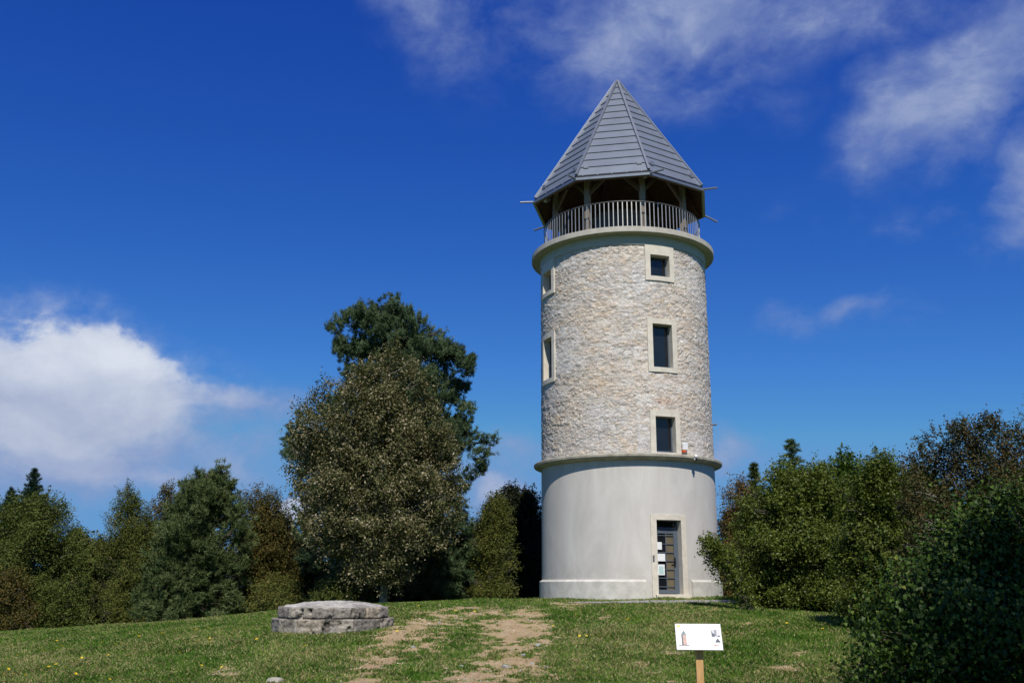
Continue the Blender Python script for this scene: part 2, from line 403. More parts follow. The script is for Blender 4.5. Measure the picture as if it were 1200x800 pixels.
def straw_mask(x, y):
    return np.clip((fbm2(x*.5+2, y*.33+7, 21, 5, .55)-.5)*3.2+.25+.25*np.exp(-((y-20)/3.)**2), 0, 1)
tm = track_mask(GX.ravel(), GY.ravel()); sm = straw_mask(GX.ravel(), GY.ravel())
gme = mesh_np('ground', np.stack([GX.ravel(), GY.ravel(), GZ.ravel()], 1), [gf], True, {'straw': sm})
def ground_mat():
    m = bpy.data.materials.new('turf'); m.use_nodes = True; n = NB(m.node_tree); p = m.node_tree.nodes['Principled BSDF']
    co = n.n('ShaderNodeTexCoord').outputs['Object']
    s = n.n('ShaderNodeAttribute', attribute_name='straw').outputs['Fac']
    f = n.noise(co, 3.0, 8, .7); f2 = n.noise(co, 25, 6, .7)
    g = n.ramp(f2, [(.25, (.035, .07, .012)), (.5, (.07, .135, .022)), (.75, (.12, .18, .04))])
    d = n.ramp(f2, [(.25, (.09, .08, .04)), (.7, (.20, .18, .09))])
    c = n.mix(n.m('MULTIPLY', s, n.mr(f, .35, .65, 0, .9)), g, d)
    n.link(c, p.inputs['Base Color']); p.inputs['Roughness'].default_value = .95; p.inputs['Specular IOR Level'].default_value = .1
    bp = n.n('ShaderNodeBump'); bp.inputs['Strength'].default_value = .9; bp.inputs['Distance'].default_value = .05
    n.link(f2, bp.inputs['Height']); n.link(bp.outputs[0], p.inputs['Normal']); return m
tag(link('ground', gme, ground_mat()), kind='structure')

# dirt track: only the trodden cells of a fine sheet, with a ragged edge
fx = np.arange(-7.5, 7, .045); fy = np.arange(9, 29.2, .045); FX, FY = np.meshgrid(fx, fy)
TM = track_mask(FX.ravel(), FY.ravel()).reshape(FX.shape)
FZ = ground(FX, FY)+.006+.018*(fbm2(FX*6, FY*6, 8, 3)-.5)*1.0
cell = (TM[:-1, :-1]+TM[1:, 1:])/2 > .20
def sheet_from_cells(name, FX, FY, FZ, cell, extra=None):
    ny, nx = FX.shape; id_ = np.arange(nx*ny).reshape(ny, nx)
    q = np.stack([id_[:-1, :-1], id_[:-1, 1:], id_[1:, 1:], id_[1:, :-1]], -1)[cell]
    used, inv = np.unique(q.ravel(), return_inverse=True)
    V = np.stack([FX.ravel(), FY.ravel(), FZ.ravel()], 1)[used]
    at_ = {k: v.ravel()[used] for k, v in (extra or {}).items()}
    return mesh_np(name, V, [inv.reshape(-1, 4)], True, at_)
dme = sheet_from_cells('dirt_track', FX, FY, np.maximum(FZ, ground(FX, FY)+.004), cell)
def dirt_mat():
    m = bpy.data.materials.new('dirt'); m.use_nodes = True; n = NB(m.node_tree); p = m.node_tree.nodes['Principled BSDF']
    co = n.n('ShaderNodeTexCoord').outputs['Object']
    f = n.noise(co, 1.6, 7, .7); f2 = n.noise(co, 30, 6, .75)
    v = n.n('ShaderNodeTexVoronoi'); n.link(co, v.inputs['Vector']); v.inputs['Scale'].default_value = 26
    c = n.ramp(f, [(.3, (.36, .245, .13)), (.5, (.49, .355, .20)), (.7, (.58, .45, .28))])
    c = n.mix(n.mr(f2, .35, .7, .0, .55), c, (.20, .15, .09))
    st = n.m('MULTIPLY', n.mr(v.outputs['Distance'], .25, .1), n.mr(n.noise(co, 9, 3), .5, .6))
    c = n.mix(n.m('MULTIPLY', st, .7), c, (.46, .43, .39))
    n.link(c, p.inputs['Base Color']); p.inputs['Roughness'].default_value = .95; p.inputs['Specular IOR Level'].default_value = .15
    bp = n.n('ShaderNodeBump'); bp.inputs['Strength'].default_value = 1; bp.inputs['Distance'].default_value = .03
    n.link(n.m('ADD', f2, n.m('MULTIPLY', st, .6)), bp.inputs['Height']); n.link(bp.outputs[0], p.inputs['Normal']); return m
tag(link('dirt_track', dme, dirt_mat()), kind='structure')
# grey gravel strip in front of the door
hx = np.arange(1.6, 9.2, .05); hy = np.arange(27.6, 29.6, .05); HX, HY = np.meshgrid(hx, hy)
hm = 1-np.abs(HY-(28.45+.06*(HX-4)))/interp(HX, [(1.6, .12), (3, .45), (5, .62), (7, .45), (9.2, .15)]) + (fbm2(HX*1.2, HY*2.5, 31, 4)-.5)*1.1
hc = ((hm[:-1, :-1]+hm[1:, 1:])/2 > .15) & (np.hypot(HX[:-1, :-1]-TX, HY[:-1, :-1]-TY) > 3.0)
mat('gravel', (.27, .265, .26), .9, var=.5, vscale=30, bump=1, bscale=40, spec=.2)
tag(link('gravel_path', sheet_from_cells('gravel_path', HX, HY, ground(HX, HY)+.012+.01*fbm2(HX*8, HY*8, 2, 2), hc), MATS['gravel']), kind='structure')

# ------------------------------------------------------------------ tower
tower = empty('lookout_tower', (TX, TY, 0))
tag(tower, 'tall round rubble-stone lookout tower with balcony and pointed grey metal roof', 'tower')
ZB, ZL0, ZL1, ZBAND, ZS0, ZS1 = 1.0, 5.43, 5.557, 12.30, 12.63, 12.816
RW = 2.85; PHI1 = 18.5; PHI2 = -69.0; DOOR = 18.3
def wn(ph): ph = radians(ph); return Vector((sin(ph), -cos(ph), 0)), Vector((cos(ph), sin(ph), 0))
# openings: (phi centre deg, half-width open, z0, z1, half-width outer, z0o, z1o, reveal depth)
OPEN_W = .34; OUT_W = .51
WINS = [(PHI1, OPEN_W, 11.27, 11.985, OUT_W, 11.12, 12.297), (PHI1, OPEN_W, 8.285, 9.69, OUT_W, 8.135, 9.86), (PHI1, OPEN_W, 5.62, 6.735, OUT_W, 5.559, 6.93),
        (PHI2, OPEN_W, 11.25, 11.965, OUT_W, 11.10, 12.297), (PHI2, OPEN_W, 8.25, 9.63, OUT_W, 8.10, 9.80)]
DOORO = (DOOR, .41, 1.42, 3.585, .59, 1.25, 3.745)
def lines(lo, hi, step, forced):
    a = np.arange(lo, hi, step); f = np.array(sorted(forced))
    a = a[np.abs(a[:, None]-f[None]).min(1) > step*.45] if len(f) else a
    return np.unique(np.concatenate([a, f]))
def wall(R, z0, z1, holes, dphi, dz, shape=None):
    fp = [0, 2*pi]; fz = [z0, z1]
    hs = []
    for (ph, w, a, c) in holes:
        p0 = (radians(ph)-math.asin(w/R)) % (2*pi); p1 = (radians(ph)+math.asin(w/R)) % (2*pi)
        hs.append((p0, p1, a, c)); fp += [p0, p1]; fz += [a, c]
    P = lines(0, 2*pi, dphi, set(fp)); P = P[P <= 2*pi+1e-9][:-1] if abs(P[-1]-2*pi) < 1e-6 else P
    Z = lines(z0, z1, dz, set([z for z in fz if z0 <= z <= z1]))
    PP, ZZ = np.meshgrid(P, Z); nx, ny = len(P), len(Z)
    R_ = np.full(PP.shape, R); attrs = {}
    if shape: R_, attrs = shape(PP, ZZ, R)
    V = np.stack([R_*np.sin(PP), -R_*np.cos(PP), ZZ], -1).reshape(-1, 3)
    id_ = np.arange(nx*ny).reshape(ny, nx); idn = np.roll(id_, -1, 1)
    q = np.stack([id_[:-1], idn[:-1], idn[1:], id_[1:]], -1)
    Pn = np.roll(P, -1); Pn[-1] += 2*pi; pm = (P+Pn)/2; zm = (Z[:-1]+Z[1:])/2
    keep = np.ones((ny-1, nx), bool)
    for (p0, p1, a, c) in hs:
        keep &= ~(((pm[None] > p0) & (pm[None] < p1)) & ((zm[:, None] > a) & (zm[:, None] < c)))
    return V, q[keep], attrs
def cells(x, y, seed, px):
    """cellular noise, periodic in x with period px cells -> F1, F2, id"""
    ix = np.floor(x).astype(np.int64); iy = np.floor(y).astype(np.int64)
    F1 = np.full(x.shape, 9.); F2 = F1.copy(); I = np.zeros(x.shape, np.int64); dyc = np.zeros(x.shape)
    for a in (-1, 0, 1):
        for c in (-1, 0, 1):
            jx = ix+a; jy = iy+c; wx = jx % px
            cx = jx+.5+(hash2(wx, jy, seed)-.5)*.86+.5*(jy % 2); cx = cx-.25
            cy = jy+.5+(hash2(wx, jy, seed+5)-.5)*.62
            d = np.abs(x-cx)**1.8+np.abs(y-cy)**1.8; d = d**(1/1.8)
            n = d < F1; F2 = np.where(n, F1, np.minimum(F2, d)); I = np.where(n, wx*7919+jy, I); dyc = np.where(n, y-cy, dyc); F1 = np.where(n, d, F1)
    return F1, F2, I, dyc
def rubble(PP, ZZ, R):
    u = PP*R; L = 2*pi*R; edge = np.clip(np.minimum(u, L-u)/.4, 0, 1)
    wz = .10*(fbm2(u*1.1, ZZ*1.6, 41, 3)-.5)*edge+.035*(fbm2(u*6, ZZ*9, 43, 3)-.5)*edge
    wu = .09*(fbm2(u*4, ZZ*7, 44, 3)-.5)*edge
    n1 = int(L/.215); n2 = int(L/.125)
    A = cells((u+wu)/L*n1, (ZZ+wz)/.098, 3, n1); B = cells((u+wu)/L*n2, (ZZ+wz)/.058, 8, n2)
    pick = (fbm2(u*1.3, ZZ*1.9, 61, 3) > .52)
    g = [np.where(pick, b_, a_) for a_, b_ in zip(A, B)]
    sc = np.where(pick, .6, 1.0); d = (g[1]-g[0])*.09*sc       # metres-ish to the joint
    sid = g[2]+pick*50000; z0 = np.zeros_like(sid)
    h1 = hash2(sid, z0+3, 5); h2 = hash2(sid, z0+7, 11); h3 = hash2(sid, z0+13, 17)
    prof = np.clip(d/.022, 0, 1); prof = prof*(2-prof)
    smear = fbm2(u*.9, ZZ*2.6, 71, 5, .62); sm_ = np.clip((smear-.51)*8, 0, 1)*.8
    rough = fbm2(u*11, ZZ*20, 15, 4, .65)-.5; rough2 = fbm2(u*3.5, ZZ*7, 19, 3)-.5
    vis = prof*(1-sm_*.8)
    Rr = R-.030+vis*(.012+.022*h1+.006*g[3]*0)+(1-vis)*.012+.026*rough+.016*rough2-np.clip(1-d/.008, 0, 1)*.018*(h2 > .55)*(1-sm_)
    pal = np.array([(.455, .405, .345), (.41, .375, .33), (.51, .465, .405), (.37, .34, .305), (.475, .395, .30), (.46, .435, .405), (.44, .37, .305), (.53, .50, .455)])
    c = pal[np.clip((h2*8).astype(int), 0, 7)]; mean = pal.mean(0)
    c = (mean*np.array([1.10, 1.095, 1.115])+(c-mean)*.85)*(.86+.28*h3)[..., None]*(1+rough*.7)[..., None]
    dr = fbm2(u*.6, ZZ*.9, 91, 3); c = c*(1+np.stack([(dr-.5)*.22, (dr-.5)*.06, (dr-.5)*-.2], -1))
    mort = np.array([.66, .645, .63])*(.82+.36*vnoise(u*7, ZZ*14, 33))[..., None]
    k = np.maximum((1-prof)*.55*(h3 < .75), sm_*np.clip(.55+rough*2.2, 0, 1))[..., None]
    c = c*(1-k)+mort*k
    c = c*(1-.5*(np.clip(1-d/.010, 0, 1)*(h1 > .62)*(1-sm_))[..., None])
    orange = (np.exp(-((PP-radians(17))/.11)**2-((ZZ-7.2)/.09)**2)*vis)[..., None]
    c = c*(1-orange*.5)+np.array([.56, .27, .17])*orange*.5
    low = np.clip((7.4-ZZ)/2., 0, 1)[..., None]*.35     # whiter pointing in the lower courses
    c = c*(1-low*.5)+np.array([.53, .52, .505])*low*.5
    return Rr, {'col': np.clip(c, 0, 1).reshape(-1, 3)}
V, q, at_ = wall(RW, ZL1, ZBAND, [(w[0], w[1]+.08, w[2]-.08 if w[2] > 6 else ZL1, w[3]+.08) for w in WINS], .0075, .0215, rubble)
sw = link('stone_wall', mesh_np('stone_wall', V, [q], True, at_), MATS['rubble_stone'], tower)
V, q, _ = wall(RW, ZB-.3, ZL0+.02, [(DOOR, DOORO[1]+.08, DOORO[2]-.08, DOORO[3]+.08)], .03, .3)
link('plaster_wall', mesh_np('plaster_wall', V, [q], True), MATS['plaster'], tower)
V, q, _ = wall(RW+.022, ZBAND, ZS0+.01, [], .03, .3)
bd = MB(); bd.lathe([(RW-.1, ZBAND), (RW+.022, ZBAND), (RW+.022, ZS0+.005)], 192, smooth=False)
link('smooth_band', bd.mesh('smooth_band'), MATS['band_plaster'], tower)
# ledges
def smooth_lathe(name, prof, m, n=192, a0=0, a1=2*pi, autos=True):
    mb = MB(); mb.lathe(prof, n, a0, a1)
    if abs(a1-a0-2*pi) > 1e-6:
        for a in (a0, a1):
            vs = [mb.bm.verts.new((r*sin(a), -r*cos(a), z)) for r, z in prof]
            mb.bm.faces.new(vs)
    me = mb.mesh(name); me.polygons.foreach_set('use_smooth', [True]*len(me.polygons)); me.set_sharp_from_angle(angle=radians(25))
    return link(name, me, m, tower)
smooth_lathe('ledge', [(RW-.04, 5.36), (RW+.06, 5.375), (RW+.15, 5.41), (3.075, 5.44), (3.10, 5.47), (3.105, 5.53), (3.09, 5.556), (2.95, 5.578), (RW-.1, 5.585)], MATS['ledge_concrete'])
smooth_lathe('balcony_slab', [(RW-.05, ZS0-.0), (3.05, ZS0), (3.055, ZS0+.015), (3.09, ZS0+.015), (3.095, ZS0), (3.145, ZS0), (3.16, ZS0+.012), (3.16, ZS1-.01), (3.15, ZS1), (0.0, ZS1+.01)], MATS['slab_concrete'])
g0, g1 = radians(2.7), radians(32.95)
smooth_lathe('plinth', [(RW-.02, ZB-.3), (2.93, ZB-.3), (2.93, 1.775), (2.925, 1.785), (RW-.01, 1.85), (RW-.02, 1.85)], MATS['plinth_concrete'], 180, g1, g0+2*pi)
# door step
mb = MB(); mb.lathe([(2.5, 1.15), (3.0, 1.15), (3.0, 1.405), (2.5, 1.415)], 14, radians(8.3), radians(30.8)); 
for a in (radians(8.3), radians(30.8)): mb.bm.faces.new([mb.bm.verts.new((r*sin(a), -r*cos(a), z)) for r, z in [(2.5, 1.15), (3.0, 1.15), (3.0, 1.405), (2.5, 1.415)]])
mb.build('door_step', MATS['limestone'], tower)
mb = MB(); pr = [(2.6, 1.05), (3.22, 1.05), (3.22, 1.285), (2.6, 1.29)]; mb.lathe(pr, 14, radians(14), radians(35))
for a in (radians(14), radians(35)): mb.bm.faces.new([mb.bm.verts.new((r*sin(a), -r*cos(a), z)) for r, z in pr])
mb.build('foot_slab', MATS['plinth_concrete'], tower)

def surround(name, spec, depth, parent, sill_drop=True):
    ph, w, z0, z1, wo, z0o, z1o = spec; n, t = wn(ph); Rf = RW+.028
    V = []; Fc = []
    def P(s, z, R=None, dep=None):
        if dep is not None: r = RW-dep
        else: r = math.sqrt((R or Rf)**2-s*s)
        v = n*r+t*s; V.append((v.x, v.y, z)); return len(V)-1
    ss = np.concatenate([np.linspace(-wo, -w, 4), np.linspace(-w, w, 9)[1:-1], np.linspace(w, wo, 4)])
    zs = sorted({z0o, z0, z1, z1o})
    grid = {}
    for i, s in enumerate(ss):
        for j, z in enumerate(zs): grid[i, j] = P(s, z)
    for i in range(len(ss)-1):
        for j in range(len(zs)-1):
            sm, zm = (ss[i]+ss[i+1])/2, (zs[j]+zs[j+1])/2
            if -w < sm < w and z0 < zm < z1: continue
            Fc.append((grid[i, j], grid[i+1, j], grid[i+1, j+1], grid[i, j+1]))
    Rb = RW-.06
    for z in (z0o, z1o):
        for a, c in zip(ss[:-1], ss[1:]): Fc.append((P(a, z), P(c, z), P(c, z, Rb), P(a, z, Rb)))
    for s in (-wo, wo): Fc.append((P(s, z0o), P(s, z1o), P(s, z1o, Rb), P(s, z0o, Rb)))
    for s in (-w, w): Fc.append((P(s, z0), P(s, z1), P(s, z1, dep=depth), P(s, z0, dep=depth)))
    si = np.linspace(-w, w, 9)
    for z in (z0, z1):
        for a, c in zip(si[:-1], si[1:]): Fc.append((P(a, z), P(c, z), P(c, z, dep=depth), P(a, z, dep=depth)))
    bm = bmesh.new(); vs = [bm.verts.new(v) for v in V]
    for f in Fc: bm.faces.new([vs[i] for i in f])
    bmesh.ops.remove_doubles(bm, verts=bm.verts, dist=1e-5); bmesh.ops.recalc_face_normals(bm, faces=bm.faces)
    me = bpy.data.meshes.new(name); bm.to_mesh(me); bm.free()
    return link(name, me, MATS['limestone'], parent)
def frame_M(ph, dep):
    n, t = wn(ph); o = n*(RW-dep)
    return Matrix(((t.x, n.x, 0, o.x), (t.y, n.y, 0, o.y), (0, 0, 1, 0), (0, 0, 0, 1)))   # local x tangent, y outward, z up
def bar(mb, M, x0, x1, z0, z1, y0, y1): mb.box(((x0+x1)/2, (y0+y1)/2, (z0+z1)/2), (x1-x0, y1-y0, z1-z0), M=M)
for spec in WINS:
    ph, w, z0, z1 = spec[:4]; dep = .24; M = frame_M(ph, dep)
    win = surround('window', spec, dep+.06, tower)
    fr = MB(); f = .045
    bar(fr, M, -w, -w+f, z0, z1, -.04, .01); bar(fr, M, w-f, w, z0, z1, -.04, .01)
    bar(fr, M, -w+f, w-f, z1-f, z1, -.04, .01); bar(fr, M, -w+f, w-f, z0, z0+.075, -.04, .012)
    fr.build('frame', MATS['frame_grey'], win)
    s_ = MB(); bar(s_, M, -w+.002, w-.002, z0-.002, z0+.014, .012, .12); s_.build('sill', MATS['frame_grey'], win)
    gl = MB(); bar(gl, M, -w+f, w-f, z0+.075, z1-f, -.024, -.014); gl.build('pane', MATS['window_glass'], win)
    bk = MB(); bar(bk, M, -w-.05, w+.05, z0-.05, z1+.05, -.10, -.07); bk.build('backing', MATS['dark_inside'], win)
# door
ph, w, z0, z1 = DOORO[:4]; dep = .25; M = frame_M(ph, dep)
surround('door_surround', DOORO, dep+.06, tower)
mb = MB(); zt = 3.33
bar(mb, M, -w, -w+.055, z0, z1, -.05, .0); bar(mb, M, w-.055, w, z0, z1, -.05, .0); bar(mb, M, -w+.055, w-.055, zt, zt+.05, -.05, .0); bar(mb, M, -w+.055, w-.055, z1-.03, z1, -.05, 0)
door = mb.build('door', MATS['frame_grey'], tower)
mb = MB()
bar(mb, M, -w+.06, -w+.14, z0+.02, zt-.005, -.045, .008); bar(mb, M, w-.15, w-.06, z0+.02, zt-.005, -.045, .008)
bar(mb, M, -w+.14, w-.15, z0+.02, z0+.13, -.045, .008); bar(mb, M, -w+.14, w-.15, zt-.13, zt-.005, -.045, .008)
mb.build('door_leaf', MATS['frame_grey'], door)
mb = MB(); bar(mb, M, -w+.14, .0, z0+.13, zt-.13, -.03, -.02); bar(mb, M, -w+.055, w-.055, zt+.05, z1-.03, -.03, -.02); mb.build('pane', MATS['window_glass'], door)
mb = MB(); bar(mb, M, 0, w-.15, z0+.13, zt-.13, -.032, -.022); mb.build('beige_pane', MATS['beige_inside'], door)  # opaque beige pane standing in for the interior seen through the glass
mb = MB()
for i in range(7):
    z = z0+.13+(zt-.13-z0-.13)*(i+.35)/6.6
    if i < 7: mb.box((-.005, .002, z), (2*w-.29, .016, .022), M=M)
mb.box((-.002, 0, (z0+zt)/2), (.02, .012, zt-z0-.26), M=M)
mb.build('bars', MATS['frame_grey'], door)
mb = MB(); mb.box((w-.135, .03, 2.36), (.05, .02, .26), M=M, bev=.006); mb.box((w-.18, .055, 2.36), (.13, .02, .022), M=M); mb.build('handle', MATS['black_metal'], door)
mb = MB(); mb.box((-.245, .022, 2.83), (.20, .004, .22), M=M); nz = mb.build('notice', MATS['paper'], door)
mb = MB(); mb.box((-.19, .022, 2.49), (.29, .004, .22), M=M); mb.build('notice', MATS['paper'], door)
mb = MB(); mb.box((-.19, .022, 2.13), (.23, .004, .31), M=M); nb_ = mb.build('notice', MATS['paper'], door)
mb = MB(); mb.box((-.19, .026, 2.12), (.15, .002, .22), M=M); mb.build('notice_print', MATS['paper_green'], door)
M2 = frame_M(7.6, -.035); mb = MB(); mb.box((0, 0.01, 2.46), (.05, .03, .17), M=M2, bev=.005); mb.build('door_bell', MATS['lamp_body'], tower)

# alarm box, camera, small spout on the right
M3 = frame_M(31.3, -.01); mb = MB(); mb.box((0, .05, 5.835), (.19, .10, .23), M=M3, bev=.02); al = mb.build('alarm_box', MATS['white_plastic'], tower)
mb = MB(); mb.box((-.04, .05, 5.685), (.13, .09, .07), M=M3, bev=.02); mb.build('strobe', MATS['orange_plastic'], al)
n_, t_ = wn(35.2); c0 = n_*3.13
mb = MB(); mb.tube((c0.x*.995, c0.y*.995, 5.50), (c0.x, c0.y, 5.42), .035, .045, 12)
bmesh.ops.create_uvsphere(mb.bm, u_segments=14, v_segments=10, radius=.06, matrix=Matrix.Translation((c0.x*1.01, c0.y*1.01, 5.52))); cm = mb.build('camera_dome', MATS['white_plastic'], tower)
mb = MB(); mb.tube((c0.x*1.012, c0.y*1.012, 5.45), (c0.x*1.012, c0.y*1.012, 5.38), .04, .03, 12); mb.build('lens', MATS['black_metal'], cm)
n_, t_ = wn(82); mb = MB(); p0 = n_*2.8; p1 = n_*3.0+Vector((0, 0, .02)); mb.tube((p0.x, p0.y, 6.85), (p1.x, p1.y, 6.87), .03, .025, 8); mb.build('wall_spout', MATS['black_metal'], tower)
for a in (-22, -62, 38): 
    n_, t_ = wn(a); p = n_*3.1; mb = MB(); mb.tube((p.x, p.y, ZS0-.02), (p.x, p.y, ZS0+.02), .02, .02, 8); mb.build('drip_outlet', MATS['zinc_trim'], tower)

# railing
RR = 2.72; NBL = 114
mb = MB()
for (z, r) in ((13.845, .022),):
    pts = 160
    for i in range(pts):
        a0 = 2*pi*i/pts; a1 = 2*pi*(i+1)/pts
        mb.tube((RR*sin(a0), -RR*cos(a0), z), (RR*sin(a1), -RR*cos(a1), z), r, n=8, cap=False)
rail = mb.build('railing', MATS['dark_rail'], tower, smooth=True)
mb = MB(); mb.lathe([(RR-.02, ZS1+.04), (RR+.02, ZS1+.04), (RR+.02, ZS1+.055), (RR-.02, ZS1+.055), (RR-.02, ZS1+.04)], 120); mb.build('bottom_rail', MATS['steel_rail'], rail)
mb = MB(); mb.box((0, 0, 13.34), (.027, .012, .99)); bme = mb.mesh('baluster')
rest = MB()
for i in range(NBL):
    a = 2*pi*(i+.3)/NBL
    if cos(a) < -.923:      # the ones hidden at the very back, past the hundred that show
        rest.box((RR*sin(a), -RR*cos(a), 13.34), (.027, .012, .99), rz=a); continue
    o = link('baluster', bme, MATS['steel_rail'], rail, (RR*sin(a), -RR*cos(a), 0)); o.rotation_euler = (0, 0, a)

o = rest.build('baluster', MATS['steel_rail'], rail); o['kind'] = 'stuff'

# roof : octagonal spire
P0 = -79.0; RE = 3.10; ZE = 14.80; ZA = 19.66
def corner(k, R, z): a = radians(P0+45*k); return Vector((R*sin(a), -R*cos(a), z))
def rz(R, z0=ZE): return z0+(ZA-ZE)*(1-R/RE)
NC = 14
bm = bmesh.new()
for k in range(8):
    for i in range(NC):
        # each course of sheet laps 3 cm proud over the one below
        r0 = RE*(1-i/NC); r1 = RE*(1-(i+1)/NC); lip = .032 if i else .0
        nn = (corner(k, 1, 0)+corner(k+1, 1, 0)).normalized(); nn = (nn+Vector((0, 0, .62))).normalized()
        a, b_ = corner(k, r0, rz(r0))+nn*lip, corner(k+1, r0, rz(r0))+nn*lip
        r1b = max(r1, .02)
        c_, d_ = corner(k+1, r1b, rz(r1b)), corner(k, r1b, rz(r1b))
        vs = [bm.verts.new(v) for v in (a, b_, c_, d_)]; bm.faces.new(vs)
        if i:
            vs2 = [bm.verts.new(v) for v in (corner(k, r0, rz(r0)), corner(k+1, r0, rz(r0)))]
            bm.faces.new((vs2[0], vs2[1], vs[1], vs[0]))
me = bpy.data.meshes.new('roof'); bmesh.ops.recalc_face_normals(bm, faces=bm.faces); bm.to_mesh(me); bm.free()
roof = link('roof', me, MATS['zinc'], tower)
for k in range(8):
    mb = MB(); mb.beam(corner(k, RE+.01, ZE+.0)+Vector((0, 0, .02)), corner(k, .03, ZA+.02), .085, .10, bev=.008); mb.build('hip_cap', MATS['zinc_trim'], roof)
mb = MB(); mb.tube((0, 0, ZA-.22), (0, 0, ZA+.07), .15, .035, 16); mb.build('finial', MATS['zinc_trim'], roof)
# dark seam under every lap is real lip shadow; snow guard plates near the eaves
for k in range(8):
    for s in (.1, .9):
        mb = MB(); R1 = RE*.93; p = corner(k, R1, rz(R1)).lerp(corner(k+1, R1, rz(R1)), s)
        nn = (corner(k, 1, 0)+corner(k+1, 1, 0)).normalized()
        mb.box(p+nn*.05+Vector((0, 0, .03)), (.16, .02, .13), rz=math.atan2(nn.x, -nn.y), bev=.004)
        mb.build('snow_guard', MATS['zinc_trim'], roof)
# gutter
mb = MB()
for k in range(8):
    for (r0, z0_, w_, h_) in ((RE+.085, ZE-.155, .02, .085),):
        mb.beam(corner(k, r0, z0_), corner(k+1, r0, z0_), w_, h_)
    mb.beam(corner(k, RE+.04, ZE-.192), corner(k+1, RE+.04, ZE-.192), .10, .012)
for k in range(8):
    for s in np.linspace(.1, .9, 5):
        p = corner(k, RE+.05, ZE-.05).lerp(corner(k+1, RE+.05, ZE-.05), s); nn = (corner(k, 1, 0)+corner(k+1, 1, 0)).normalized()
        mb.box(p, (.03, .06, .03), rz=math.atan2(nn.x, -nn.y))
mb.build('gutter', MATS['gutter_zinc'], roof)
mb = MB()
for k in range(8): mb.beam(corner(k, RE+.012, ZE-.085), corner(k+1, RE+.012, ZE-.085), .02, .15)
mb.build('eave_shade_strip', MATS['black_metal'], roof)  # black strip painting the shade in the gap between roof edge and gutter
for k in range(8):
    a = corner(k, RE+.05, ZE-.13); e = corner(k, RE+.55, ZE-.13+(-.06 if k != 4 else -.22))
    if k == 2: e = a+Vector((.42, -.28, .0))
    mb = MB(); mb.tube(a, e, .034, .034, 12); mb.build('water_spout', MATS['zinc_trim'], roof)
# timber underside: boards between outer edge and apex, rafters
bm = bmesh.new()
rs = np.random.RandomState(2)
for k in range(8):
    NBd = 16
    for i in range(NBd):
        s0, s1 = i/NBd, (i+1)/NBd; up = .006*rs.rand()
        for (ra, rb) in ((RE+.0, .25),):
            A = [corner(k, ra, rz(ra)-.13+up).lerp(corner(k+1, ra, rz(ra)-.13+up), s) for s in (s0+.01, s1-.01)]
            B = [corner(k, rb, rz(rb)-.13+up).lerp(corner(k+1, rb, rz(rb)-.13+up), s) for s in (s0+.01, s1-.01)]
            bm.faces.new([bm.verts.new(v) for v in (A[0], A[1], B[1], B[0])])
    ra, rb = RE+.01, .2
    bm.faces.new([bm.verts.new(v) for v in (corner(k, ra, rz(ra)-.11), corner(k+1, ra, rz(ra)-.11), corner(k+1, rb, rz(rb)-.11), corner(k, rb, rz(rb)-.11))])
me = bpy.data.meshes.new('underside_boards'); bm.to_mesh(me); bm.free(); link('underside_boards', me, MATS['roof_timber'], roof)
mb = MB()
for k in range(8):
    mb.beam(corner(k, RE-.02, ZE-.14), corner(k+1, RE-.02, ZE-.14), .03, .16)
mb.build('fascia', MATS['roof_timber'], roof)
for k in range(8):
    mb = MB(); mb.beam(corner(k, RE-.05, rz(RE-.05)-.25), corner(k, .3, rz(.3)-.25), .09, .16)
    mb.build('rafter', MATS['roof_timber'], roof)
RP = 2.38; ZT = 15.05
mb = MB()
for k in range(8): mb.beam(corner(k, RP, ZT+.08), corner(k+1, RP, ZT+.08), .14, .18)
mb.build('ring_beam', MATS['roof_timber'], roof)
for k in range(8):
    c = corner(k, RP, 0); mb = MB(); mb.box((c.x, c.y, (ZS1+ZT)/2), (.17, .17, ZT-ZS1-.02), rz=radians(P0+45*k), bev=.008); post = mb.build('post', MATS['weathered_timber'], tower)
    for s in (-1, 1):
        p = corner(k, RP, 14.35); q_ = corner(k, RP, 15.0).lerp(corner(k+s, RP, 15.0), .36)
        mb = MB(); mb.beam(p, q_, .10, .12); mb.build('brace', MATS['brace_timber'], post)
for k in (2, 0):
    c = corner(k, 2.72, 14.78); c2 = corner(k, 2.60, 14.80); d = (Vector((-TX, -TY, EYE-14))).normalized()
    mb = MB(); mb.tube(c2+Vector((.0, 0, .03)), c+d*.06, .085, .11, 20); lp = mb.build('spotlight', MATS['lamp_body'], tower)
    mb = MB(); mb.tube(c+d*.062, c+d*.075, .095, .095, 20); mb.build('lens', MATS['lamp_lens'], lp)
# stair housing on the balcony
mb = MB(); mb.lathe([(.95, ZS1), (.95, 14.2), (1.0, 14.21), (1.0, 14.26), (0.01, 14.5)], 40); mb.build('stair_housing', MATS['dark_rail'], tower)

